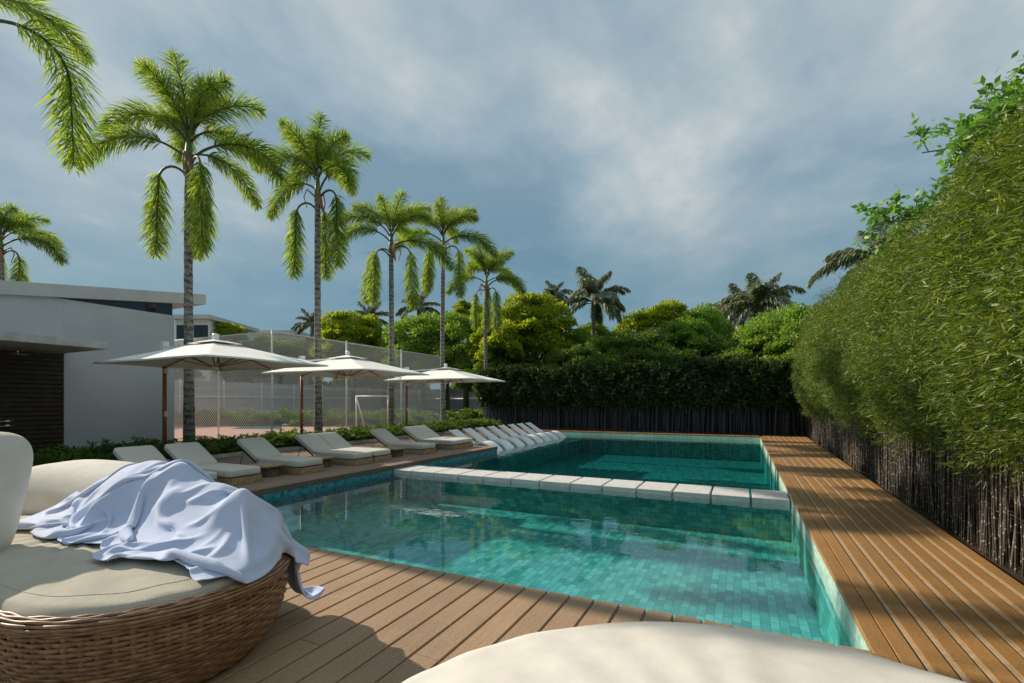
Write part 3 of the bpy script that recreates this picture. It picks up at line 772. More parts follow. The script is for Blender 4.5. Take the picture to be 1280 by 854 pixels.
for nm, kw in (('coco_a', dict(L_=3.4, e0=70, e1=-30, tb=1.0, seed=21)), ('coco_b', dict(L_=3.5, e0=40, e1=-60, tb=1.0, seed=22)), ('coco_c', dict(L_=3.2, e0=10, e1=-80, tb=0.9, seed=23)), ('coco_d', dict(L_=3.1, e0=86, e1=35, tb=1.0, seed=24))):
    FR[nm] = frond_mesh('frond_' + nm, pet=0.12, nl=85, ranks=2, ll=1.0, lw=0.085, flat=True, droop=1.1, mat='leaf_coco', **kw)
def coconut(px, d, pyc, label, sc=1.0):
    x, y = at_dist(px, d); z = 1.5 + (503 - pyc) / 594 * d
    t = empty('coconut_palm', (x, y, 0), label=label, cat='palm', group='coconut palms in the background')
    b = MB(); b.tube([(0.3 * math.sin(u * 1.5), 0.2 * u * u, -0.2 + (z + 0.2) * u) for u in np.linspace(0, 1, 14)], [0.2 - 0.07 * u for u in np.linspace(0, 1, 14)], 10); b.build('trunk', M['palm_bark'], t)
    tp = (0.3 * math.sin(1.5), 0.2)
    for i in range(27):
        k = ['coco_d', 'coco_a', 'coco_a', 'coco_b', 'coco_b', 'coco_c', 'coco_c'][i % 7]
        add_frond(t, k, z + random.uniform(-0.1, 0.1), i * 2.399 + random.uniform(-.2, .2), tp, sc * random.uniform(0.85, 1.1))
    return t
coconut(737, 37, 378, 'grey green coconut palm rising behind the end hedge, nearest its middle', 0.92)
coconut(944, 40, 385, 'spreading coconut palm above the trees near the right end of the hedge', 1.12)
coconut(922, 46, 388, 'fainter coconut palm just left of the spreading one')
coconut(1092, 19, 330, 'coconut palm rising from behind the tall bamboo on the right', 0.72)
coconut(385, 47, 408, 'dark coconut palm top left of the second palm trunk', 0.6)
coconut(458, 52, 402, 'dark coconut palm behind the yellow green tree', 0.75)
coconut(518, 44, 388, 'dark coconut palm between third and fourth palm trunks', 0.65)
coconut(688, 44, 372, 'small coconut palm top behind the round yellow green tree', 0.55)

# broadleaf trees
def leaves(P, Nrm, size, asp, rg, tilt=0.9):
    n = len(P)
    D = rg.normal(size=(n, 3)) * tilt + Nrm; D /= np.linalg.norm(D, axis=1)[:, None]
    W = np.cross(D, rg.normal(size=(n, 3))); W /= np.linalg.norm(W, axis=1)[:, None]
    l = (size * rg.uniform(0.6, 1.35, n))[:, None]; w = l * asp
    base = P; tip = P + D * l
    mid = P + D * l * 0.45
    return np.stack([base, mid + W * w * 0.5, tip, mid - W * w * 0.5], 1)
def crown_quads(rx, ry, rz_, nclump, nleaf, size, seed, clump=(0.28, 0.5), asp=0.55, hollow=0.45, low=-0.55):
    rg = np.random.default_rng(seed); C_ = []
    while len(C_) < nclump:
        p = rg.normal(size=3); p /= np.linalg.norm(p); p *= rg.uniform(hollow, 1.0) ** 0.5
        if p[2] < low: continue
        C_.append(p * [rx, ry, rz_])
    C_ = np.array(C_); cr = rg.uniform(*clump, len(C_)) * min(rx, rz_)
    idx = rg.integers(0, len(C_), nleaf)
    d = rg.normal(size=(nleaf, 3)); d /= np.linalg.norm(d, axis=1)[:, None]
    d[:, 2] = np.where(d[:, 2] < -0.2, -d[:, 2] * 0.6, d[:, 2]); 
    rr = cr[idx] * rg.uniform(0.55, 1.08, nleaf) ** 0.7
    P = C_[idx] + d * rr[:, None] * [1.15, 1.15, 0.8]
    return leaves(P, d * 0.8 + [0, 0, -0.15], size, asp, rg), C_
TREE = {}
def tree_kind(key, rx, ry, rz_, ncl, nl, size, seed, mat, **kw):
    V, C_ = crown_quads(rx, ry, rz_, ncl, nl, size, seed, **kw)
    o = quads_obj('crown', V, M[mat]); TREE[key] = (o.data, C_, rz_); bpy.data.objects.remove(o)
tree_kind('yellow', 3.1, 3.1, 2.9, 60, 34000, 0.21, 31, 'leaf_yellow', clump=(0.15, 0.32))
tree_kind('green', 3.0, 3.0, 3.0, 60, 34000, 0.21, 32, 'leaf_green', clump=(0.2, 0.36))
tree_kind('dark', 3.2, 3.2, 2.8, 60, 34000, 0.21, 33, 'leaf_dark', clump=(0.2, 0.36))
tree_kind('olive', 3.4, 3.4, 2.1, 60, 34000, 0.21, 34, 'leaf_olive', clump=(0.22, 0.4))
def tree(key, px, d, ptop, label, sc=1.0, sz=None, name='broadleaf_tree', cat='tree', group='trees in the background'):
    me, C_, rz_ = TREE[key]; sz = sz or sc
    x, y = at_dist(px, d); ztop = 1.5 + (503 - ptop) / 594 * d; zc = ztop - rz_ * sz * 1.12
    t = empty(name, (x, y, 0), random.uniform(0, 6.28), label=label, cat=cat, group=group)
    b = MB(); b.tube([(0, 0, -0.3), (0.1, 0, zc * 0.4), (0, 0.1, zc)], [0.28 * sc, 0.2 * sc, 0.12 * sc], 8)
    for k in range(0, len(C_), 4):
        c = C_[k]; b.tube([(0, 0.05, max(0.5, zc - rz_ * sz * 0.6)), (c[0] * sc * 0.5, c[1] * sc * 0.5, zc + c[2] * sz * 0.35), (c[0] * sc, c[1] * sc, zc + c[2] * sz)], [0.09 * sc, 0.05 * sc, 0.015], 5, False)
    b.build('trunk', M['bark'], t)
    o = bpy.data.objects.new('crown', me); col.objects.link(o); o.parent = t; o.location = (0, 0, zc); o.scale = (sc, sc, sz)
    return t
tree('yellow', 668, 35, 366, 'round yellow green tree behind the fifth palm and the end hedge', 1.05, 1.1)
tree('yellow', 632, 33, 392, 'smaller yellow green tree tucked against the fifth palm trunk', 0.75, 0.9)
tree('yellow', 822, 38, 376, 'yellow green treetop midway along the end hedge', 1.0)
tree('green', 975, 33, 392, 'feathery green tree right of the spreading coconut palm', 0.8)
tree('green', 765, 33, 420, 'low green tree right of the middle coconut palm', 0.75)
tree('dark', 800, 33, 408, 'dark green tree in front of the yellow green treetop', 0.85)
tree('green', 880, 38, 384, 'pointed mid green tree right of the yellow green treetop', 0.8, 1.1)
tree('green', 850, 34, 400, 'rounded green tree between two lighter treetops above the hedge', 0.85)
tree('dark', 905, 33, 412, 'dark green bushy tree below the spreading coconut palm', 0.9)
tree('green', 950, 31, 404, 'mid green tree under the coconut palm near the hedge corner', 0.85)
tree('green', 1000, 29, 382, 'light green tree above the corner where both hedges meet', 0.72, 0.95)
tree('green', 1040, 26, 398, 'mid green tree just behind the far bamboo on the right', 0.6, 0.8)
tree('yellow', 442, 42, 388, 'yellow green treetop right of the second palm trunk', 0.95)
tree('green', 530, 38, 395, 'green tree between third and fourth palm trunks', 0.95)
tree('green', 582, 36, 392, 'green tree between fourth and fifth palm trunks', 0.85)
tree('yellow', 585, 44, 375, 'taller yellow tree peeping behind the fourth palm', 0.6)
tree('dark', 610, 33, 440, 'low dark tree behind the right end of the mesh fence', 0.6)
tree('yellow', 283, 42, 402, 'yellow green treetop above the first parasol', 0.6)
for i, (px_, d_, tp_) in enumerate([(262, 44, 426), (300, 46, 424), (350, 48, 421), (395, 49, 418), (440, 49, 420), (480, 50, 425), (520, 50, 424), (560, 50, 424), (225, 42, 428)]):
    tree('olive', px_, d_, tp_, ORD[i] + ' pale olive tree from the left behind the court fence' if i < 8 else 'pale olive tree beside the pool house wall', 1.1 if i % 2 else 1.25, 1.05)
tree('green', 712, 36, 412, 'mid green tree between the round yellow green tree and the coconut palm', 0.7)
tree('dark', 715, 30, 432, 'low dark tree left of the middle coconut palm trunk', 0.6)
tree('green', 742, 40, 405, 'green tree behind the middle coconut palm trunk', 0.7)
# distant treeline that closes the horizon
rg = np.random.default_rng(5)
for i, (x0_, x1_) in enumerate([(-90, 40)]):
    n = 90000; 
    ang = rg.uniform(-1.25, 0.95, n); rad = rg.uniform(58, 76, n)
    hump = 4.4 + 1.4 * np.sin(ang * 23) + 0.9 * np.sin(ang * 57 + 1)
    P = np.stack([np.sin(ang) * rad, np.cos(ang) * rad, rg.uniform(0, 1, n) ** 0.7 * hump], 1)
    V = leaves(P, np.array([0, 0, 0.2]), 0.75, 0.7, rg)
    tag(quads_obj('woodland', V, M['leaf_dark']), 'distant woodland closing the horizon behind everything', 'woodland', kind='stuff')

# the big leafy tree above the bamboo, upper right
def big_tree():
    x, y = 4.9, 7.2
    t = empty('broadleaf_tree', (x, y, 0), label='tall bright green tree with large leaves leaning over the bamboo, upper right', cat='tree')
    rg = np.random.default_rng(77); b = MB()
    b.tube([(0, 0, -0.3), (0.1, 0, 2), (0, 0.1, 4)], [0.2, 0.15, 0.11], 10)
    tips = []
    tgt = []
    for k in range(90):
        a = rg.uniform(0, 6.28); r = 2.7 * rg.uniform(0.2, 1) ** 0.5; z = rg.uniform(3.4, 6.5) - 0.2 * r
        tgt.append((r * math.cos(a), r * math.sin(a), z))
    L_ = [(-2.4, 0.6, 4.5), (-2.2, -0.3, 5.0), (-1.8, -0.8, 5.0), (-2.1, 1.3, 4.3), (-1.7, 1.9, 4.2), (-1.6, 0.1, 4.6), (-1.5, -0.6, 4.2), (-1.2, -1.3, 4.3), (-3.0, 2.1, 5.1), (-2.6, 1.4, 5.6), (-3.1, 1.5, 4.6), (-2.0, 1.2, 6.3), (-1.2, 0.3, 6.9), (-0.2, -0.2, 7.3), (0.3, -0.9, 6.9), (-2.4, 2.3, 4.9), (-2.0, -0.4, 4.4), (-1.7, 0.4, 4.0), (-2.3, 0.9, 3.9), (-1.5, -1.2, 4.8), (-1.2, -1.6, 5.6), (-1.6, -0.8, 5.5), (-1.9, 0.2, 5.2), (-1.0, -0.6, 6.2)]
    tgt += L_
    tgt = [(a_, b_, c_ * 0.9) for a_, b_, c_ in tgt]
    Pl = []; Dl = []
    for c in tgt:
        c = np.array(c); s = np.array([0, 0.1, rg.uniform(2.6, 4.0)])
        m = (s + c) / 2 + [0, 0, 0.25]
        pts = [s, m, c]; b.tube([tuple(p) for p in pts], [0.05, 0.03, 0.008], 5, False)
        for j in range(26):                                   # twigs carrying whorls of leaves
            u = rg.uniform(0.45, 1.0); p = s * (1 - u) ** 2 + 2 * m * u * (1 - u) + c * u * u
            dr = rg.normal(size=3) * [1, 1, 0.7]; dr /= np.linalg.norm(dr); e = p + dr * rg.uniform(0.2, 0.6) + [0, 0, 0.1]
            b.tube([tuple(p), tuple(e)], [0.007, 0.003], 3, False)
            for q in range(34):
                f = rg.uniform(0.3, 1.05); Pl.append(p + (e - p) * f + rg.normal(size=3) * 0.05); Dl.append(rg.normal(size=3) * 0.7 + dr * 0.6 + [0, 0, -0.1])
    b.build('trunk', M['bark'], t)
    V = leaves(np.array(Pl), np.array(Dl), 0.10, 0.5, rg, 0.25)
    quads_obj('crown', V, M['leaf_bright'], t)
big_tree()

# ------------------------------------------------------------------ bamboo hedge on the right
def bamboo_kind(seed, mat_leaf, mat_cane, W, z0, z1, nleaf, leaf, ncane, caneh, depth, bulge, asp=0.17, r=0.0105, plumes=True):
    rg = np.random.default_rng(seed)
    b = MB()
    for i in range(ncane):
        x = rg.uniform(-W / 2 - 0.06, W / 2 + 0.06); y = rg.uniform(0.0, depth * 0.55) ** 1.0
        lx, ly = rg.normal(0, 0.07), rg.normal(0, 0.05); h = caneh * rg.uniform(0.8, 1.1); rr = r * rg.uniform(0.6, 1.25)
        b.tube([(x, y, -0.05), (x + lx * 0.4 + rg.normal(0, .008), y + ly * 0.4, h * 0.35), (x + lx * 0.8 + rg.normal(0, .012), y + ly * 0.8, h * 0.7), (x + lx, y + ly, h)], [rr, rr * 0.95, rr * 0.85, rr * 0.5], 5, False)
    for i in range(ncane // 3):                               # thin side twigs
        x = rg.uniform(-W / 2, W / 2); z = rg.uniform(0.35, z0 + 0.5); dx = rg.uniform(-0.35, 0.35)
        b.tube([(x, 0.02, z), (x + dx, -0.06, z + rg.uniform(0.0, 0.15))], [0.003, 0.0015], 3, False)
    # foliage: plumes, each round one arching culm, of uneven height and start
    ns = nleaf // 14; npl = 7 if plumes else 0
    if plumes:
        S = []; TW = []
        for q in range(npl):
            xb = -W / 2 + W * (q + rg.uniform(0.1, 0.9)) / npl; yb = rg.uniform(0.0, 0.35); top = z1 * rg.uniform(0.74, 1.24); st = z0 * rg.uniform(0.85, 1.6)
            lean = -bulge * rg.uniform(0.4, 1.25); sx = rg.normal(0, 0.22); m = ns // npl; u = rg.uniform(0, 1, m) ** 0.85
            rad = (0.10 + 0.24 * np.sin(np.pi * np.clip(u * 0.9 + 0.08, 0, 1))) * rg.uniform(0.75, 1.2)
            a = rg.uniform(0, 6.283, m); rr_ = rad * rg.uniform(0.3, 1.0, m) ** 0.5
            cxx = xb + sx * u * u + 0.05 * np.sin(u * 8 + q); cyy = yb + lean * np.sin(np.pi * np.clip(u * 0.75 + 0.05, 0, 1)) + 0.04 * np.sin(u * 13 + q * 2)
            S.append(np.stack([cxx + rr_ * np.cos(a), cyy + rr_ * np.sin(a), st + (top - st) * u], 1))
            TW.append(np.stack([np.cos(a) * 0.8, np.sin(a) * 0.8 - 0.25, np.full(m, 0.25)], 1))
            b.tube([(xb, yb + 0.02, caneh * 0.8), (xb + sx * 0.3, yb + lean * 0.6, (st + top) / 2), (xb + sx, yb + lean * 0.6, top + 0.05)], [r, r * 0.7, 0.002], 4, False)
        S = np.concatenate(S); tw = np.concatenate(TW) + rg.normal(size=S.shape) * 0.45; ns = len(S)
    else:
        z = z0 + (z1 - z0) * rg.uniform(0, 1, ns) ** 0.9; u = (z - z0) / (z1 - z0)
        x = rg.uniform(-W / 2 - 0.2, W / 2 + 0.2, ns)
        lump = 0.17 * np.sin(x * 6 + seed) * np.sin(u * 7 + seed * 2) + 0.12 * np.sin(u * 15 + x * 4) + 0.08 * np.sin(x * 12.6)
        y = -(bulge * np.sin(np.pi * np.clip(u * 0.8 + 0.1, 0, 1)) + lump) + rg.exponential(0.13, ns)
        y = np.where(rg.uniform(size=ns) < 0.25, rg.uniform(-0.1, depth, ns), y)
        z = np.where(u > 0.92, z + 0.25 * np.abs(np.sin(x * 9 + seed)) * rg.uniform(size=ns), z)
        z = np.maximum(z, z0 + 0.14 * np.sin(x * 7 + seed) + 0.1 - 0.25 * rg.uniform(size=ns))
        S = np.stack([x, y, z], 1); tw = rg.normal(size=(ns, 3)) * [0.9, 0.6, 0.6] + [0, -0.55, 0.05]
    tw /= np.linalg.norm(tw, axis=1)[:, None]
    P = np.repeat(S, 14, 0) + np.repeat(tw, 14, 0) * rg.uniform(0, 0.24, (ns * 14, 1)) + rg.normal(size=(ns * 14, 3)) * 0.025
    D = np.repeat(tw, 14, 0) * 0.9 + rg.normal(size=(ns * 14, 3)) * 0.45 + [0, 0, -0.28]
    V = leaves(P, D, leaf, asp, rg, 0.1)
    c = b.build('culms', M[mat_cane]); f = quads_obj('foliage', V, M[mat_leaf])
    r_ = (c.data, f.data); bpy.data.objects.remove(c); bpy.data.objects.remove(f); return r_
def plant(name, kind, x, y, rz_, sc, **kw):
    t = empty(name, (x, y, 0), rz_, **kw)
    for nm, me in zip(('culms', 'foliage'), kind):
        o = bpy.data.objects.new(nm, me); col.objects.link(o); o.parent = t; o.scale = sc
    return t
BK = [bamboo_kind(s, 'leaf_bamboo', 'cane', 1.05, 0.95, 3.30, 34000, 0.074, 120, 2.4, 0.75, 0.30, asp=0.15, r=0.0088) for s in (101, 102, 103)]
ys = list(np.arange(0.9, 24.4, 0.98))
for i, y in enumerate(ys[::-1]):
    x = 2.118 + (y - 5.42) * 0.0247 + 0.07
    hz = 0.97 + 0.17 * min(1, max(0, (y - 7) / 10)) + 0.05 * math.sin(i * 1.9) + (0.03 if i % 3 else -0.04)
    lab = ('bamboo clump in the far corner where both hedges meet' if i == 0 else 'slender leaved bamboo clump beside the walkway, ' + ORD[i] + ' from the far corner')
    plant('bamboo_plant', BK[i % 3], x, y, R(-90) + random.uniform(-.06, .06), (random.choice([1, -1]), random.uniform(0.85, 1.2), hz), label=lab, cat='bamboo', group='bamboo clumps along the walkway')
# taller bamboo behind, nearer the camera, leaning out at the right edge
BT = bamboo_kind(140, 'leaf_bamboo', 'cane', 1.3, 2.2, 5.0, 16000, 0.11, 14, 4.4, 1.0, 0.25)
for i, (x, y, s) in enumerate([(3.6, 9.0, 0.80), (3.7, 11.0, 0.82), (3.7, 13.0, 0.86)]):
    plant('bamboo_plant', BT, x, y, R(-90) + random.uniform(-.3, .3), (1, 1, s), label='taller bamboo clump behind the front row, ' + ORD[i] + ' from the right edge of the picture', cat='bamboo', group='tall bamboo behind the front row')
b = MB(); b.bb(3.55, 3.62, -4, 26, -0.15, 2.4); b.bb(-14.5, 3.54, 26.2, 26.27, -0.15, 2.4)
tag(b.build('shade_backing', M['joist']), 'dark backing added unseen behind the bamboo canes', 'wall')  # added unseen backing that keeps the gaps between canes dark
# end hedge, in shade
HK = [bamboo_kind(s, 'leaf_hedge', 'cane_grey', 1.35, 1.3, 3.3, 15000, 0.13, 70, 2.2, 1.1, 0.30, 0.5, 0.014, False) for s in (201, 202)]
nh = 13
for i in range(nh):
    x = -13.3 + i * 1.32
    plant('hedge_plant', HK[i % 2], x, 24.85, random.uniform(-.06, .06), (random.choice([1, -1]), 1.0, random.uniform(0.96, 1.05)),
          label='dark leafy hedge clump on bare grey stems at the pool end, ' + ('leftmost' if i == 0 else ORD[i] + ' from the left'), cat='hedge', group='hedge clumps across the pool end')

# low shrubs in the planting bed
def shrub_kind(seed, mat, n=2600, leaf=0.13):
    rg = np.random.default_rng(seed); b = MB(); P = []; D = []
    for k in range(46):
        a = rg.uniform(0, 6.28); el = rg.uniform(0.5, 1.45); l = rg.uniform(0.4, 0.78)
        d = np.array([math.cos(a) * math.cos(el), math.sin(a) * math.cos(el), math.sin(el)])
        s = np.array([rg.normal(0, .16), rg.normal(0, .16), 0]); e = s + d * l
        b.tube([tuple(s), tuple((s + e) / 2 + [0, 0, .05]), tuple(e)], [0.008, 0.006, 0.002], 4, False)
        for j in range(n // 46):
            u = rg.uniform(0.2, 1.05); P.append(s + (e - s) * u + [0, 0, .05 * math.sin(u * 3)]); D.append(d * 0.6 + rg.normal(size=3) * 0.55)
    V = leaves(np.array(P), np.array(D), leaf, 0.28, rg, 0.1)
    c = b.build('stems', M['petiole']); f = quads_obj('foliage', V, M[mat]); r_ = (c.data, f.data); bpy.data.objects.remove(c); bpy.data.objects.remove(f); return r_
SK = [shrub_kind(s, 'leaf_shrub') for s in (301, 302, 303)]
i = 0; y = 4.9
while y < 25.5:
    for row, x in enumerate((-13.25, -13.75)):
        s = random.uniform(0.85, 1.15); yy = y + 0.3 * row
        t = empty('shrub', (x + random.uniform(-.08, .08), yy, 0), random.uniform(0, 6.28), label='%s shrub from the slatted wall, %s row of the planting bed' % (ORD[i // 2] if i // 2 < 30 else 'last', 'front' if row == 0 else 'back'), cat='shrub', group='low shrubs under the palms')
        for nm, me in zip(('stems', 'foliage'), SK[i % 3]):
            o = bpy.data.objects.new(nm, me); col.objects.link(o); o.parent = t; o.scale = (s * 1.15, s * 1.15, s * 0.66)
        i += 1
    y += 0.72
for i in range(11):
    x, y = at_dist(230 + i * 36, 31); t = empty('shrub', (x, y, -0.1), i * 1.3, label=ORD[i] + ' far shrub from the left along the court edge', cat='shrub', group='shrubs along the court edge')
    for nm, me in zip(('stems', 'foliage'), SK[i % 3]):
        o = bpy.data.objects.new(nm, me); col.objects.link(o); o.parent = t; o.scale = (2.6, 2.6, 1.5)
# ------------------------------------------------------------------ loungers on the left deck
def make_lounger():
    """local frame: x from the head (-) to the foot (0), y across"""
    t = empty('sun_lounger', (0, 0, 0))
    Wd = 0.65; Ls = 1.33
    b = MB()
    n = 16
    for i in range(n):
        x = -Ls + 0.02 + (Ls - 0.02) * (i + 0.5) / n; w = (Ls - 0.02) / n - 0.006
        for y in (0.012, Wd - 0.012): b.box((x, y, 0.07), (w, 0.018, 0.13))
    for j in range(8):
        y = 0.03 + (Wd - 0.06) * (j + 0.5) / 8; b.box((-0.010, y, 0.07), (0.018, (Wd - 0.06) / 8 - 0.006, 0.13))
        b.box((-Ls + 0.01, y, 0.07), (0.018, (Wd - 0.06) / 8 - 0.006, 0.13))
    b.build('base', M['lounger_slat'], t)
    b = MB(); b.bb(-Ls + 0.03, -0.03, 0.03, Wd - 0.03, 0.02, 0.13); b.build('inner_frame', M['joist'], t)
    b = MB(); b.cushion((Ls, Wd + 0.01, 0.155), Matrix.Translation((-Ls / 2 + 0.005, Wd / 2, 0.215)), e=0.16, n=12, puff=0.08); b.build('seat_cushion', M['lounger_fabric'], t)
    ang = R(30); Lb = 0.80
    Mx = Matrix.Translation((-Ls - 0.02, Wd / 2, 0.20)) @ Matrix.Rotation(ang, 4, 'Y')
    b = MB(); b.cushion((Lb, Wd + 0.01, 0.12), Mx @ Matrix.Translation((-Lb / 2, 0, 0.05)), e=0.16, n=12, puff=0.1); b.build('back_cushion', M['lounger_fabric'], t)
    b = MB()
    for y in (-Wd / 2 + 0.02, Wd / 2 - 0.02):
        V0 = Mx @ Vector((0.0, y, -0.03)); V1 = Mx @ Vector((-Lb, y, -0.03)); b.bar(V0, V1, 0.03, 0.02)
    b.bar(Mx @ Vector((-Lb, -Wd / 2 + .02, -0.03)), Mx @ Vector((-Lb, Wd / 2 - .02, -0.03)), 0.03, 0.02)
    b.build('back_frame', M['dark_metal'], t)
    b = MB()
    for y in (-Wd / 2 + 0.03, Wd / 2 - 0.03):
        b.tube([Mx @ Vector((-Lb * 0.62, y, -0.045)), Vector((-Ls - 0.62, Wd / 2 + y, 0.02))], 0.009, 6)
    b.bb(-Ls - 0.70, -Ls, 0.02, 0.045, 0.012, 0.04); b.bb(-Ls - 0.70, -Ls, Wd - 0.045, Wd - 0.02, 0.012, 0.04)
    b.build('strut', M['dark_metal'], t)
    return t
LY = [4.60, 5.42, 6.92, 8.46, 9.15, 11.13, 12.70, 13.36]
LN = ['grey cushioned lounger nearest the slatted wall, left of the first mast', 'grey cushioned lounger partly hidden by the blue towel, beside the nearest side table',
      'grey cushioned lounger between the first and second side tables', 'near one of the middle touching pair of grey cushioned loungers', 'far one of the middle touching pair of grey cushioned loungers',
      'lone grey cushioned lounger beneath the third parasol edge with a table on both sides', 'near one of the farthest pair of grey cushioned loungers on the deck', 'grey cushioned lounger at the far end of the deck, beside the white pool chaises']
lp = make_lounger()
for i, y in enumerate(LY):
    o = lp if i == 0 else copy_tree(lp)
    o.location = (-8.22 + random.uniform(-.02, .02), y, 0); o.rotation_euler = (0, 0, R(random.uniform(-0.6, 0.6)))
    tag(o, LN[i], 'sun lounger', 'cushioned loungers on the deck')
def make_table():
    t = empty('side_table', (0, 0, 0)); b = MB()
    for i in range(5): b.box((0, -0.2 + 0.1 * i, 0.215), (0.62, 0.092, 0.03))
    b.build('table_top', M['lounger_slat'], t)
    b = MB(); b.bb(-0.24, 0.24, -0.16, 0.16, 0.0, 0.20); b.build('base', M['bark'], t); return t
tb = make_table()
for i, (x, y) in enumerate([(-8.75, 6.56), (-8.85, 7.98), (-8.75, 10.45), (-8.8, 12.22)]):
    o = tb if i == 0 else copy_tree(tb)
    o.location = (x, y, 0)
    tag(o, ['low slatted side table nearest the camera, right of the towel covered lounger', 'low slatted side table just before the middle pair of loungers', 'low slatted side table after the middle pair of loungers', 'low slatted side table before the farthest pair of loungers'][i], 'side table', 'side tables between the loungers')

# white chaises on the shallow shelf
def make_chaise():
    t = empty('pool_chaise', (0, 0, 0)); W = 0.66
    prof = [(0.0, -0.24), (-0.10, -0.12), (-0.25, -0.01), (-0.42, 0.07), (-0.58, 0.10), (-0.75, 0.07), (-0.92, 0.01), (-1.08, -0.01), (-1.2, 0.03), (-1.32, 0.12)]
    back = [(-1.32, 0.12), (-1.52, 0.24), (-1.72, 0.37), (-1.92, 0.49)]
    def strip(pr, th, w0, nseg=10):
        b = MB(); n = len(pr)
        def fn(u, v, s):
            k = v * (n - 1); i = min(n - 2, int(k)); f = k - i
            x = pr[i][0] * (1 - f) + pr[i + 1][0] * f; z = pr[i][1] * (1 - f) + pr[i + 1][1] * f
            y = (u - 0.5) * w0; dish = 0.02 * (2 * u - 1) ** 2
            return (x, y + W / 2, z + dish + s)
        b.grid(lambda u, v: fn(u, v, 0), nseg, n * 3)
        b.grid(lambda u, v: fn(1 - u, v, -th), nseg, n * 3)
        b.grid(lambda u, v: fn(0, v, -th * (1 - u)), 2, n * 3, False); b.grid(lambda u, v: fn(1, v, -th * u), 2, n * 3, False)
        b.grid(lambda u, v: fn(u, 0, -th * (1 - v)), nseg, 2, False); b.grid(lambda u, v: fn(1 - u, 1, -th * (1 - v)), nseg, 2, False)
        return b
    strip(prof, 0.07, W).build('seat', M['plastic'], t)
    strip(back, 0.045, W - 0.1).build('backrest', M['plastic'], t)
    b = MB(); b.bb(-0.75, -0.45, 0.1, W - 0.1, -0.41, -0.0); b.bb(-1.55, -1.2, 0.1, W - 0.1, -0.41, -0.04); b.build('leg', M['plastic'], t)
    return t
cp = make_chaise()
for i in range(8):
    o = cp if i == 0 else copy_tree(cp)
    o.location = (-7.62, 14.42 + 0.965 * i, 0); o.rotation_euler = (0, 0, 0)
    tag(o, 'white moulded chaise standing in the shallow shelf, ' + ('next to the deck end' if i == 0 else 'farthest from the deck' if i == 7 else ORD[i] + ' from the deck end'), 'pool chaise', 'white chaises on the pool shelf')

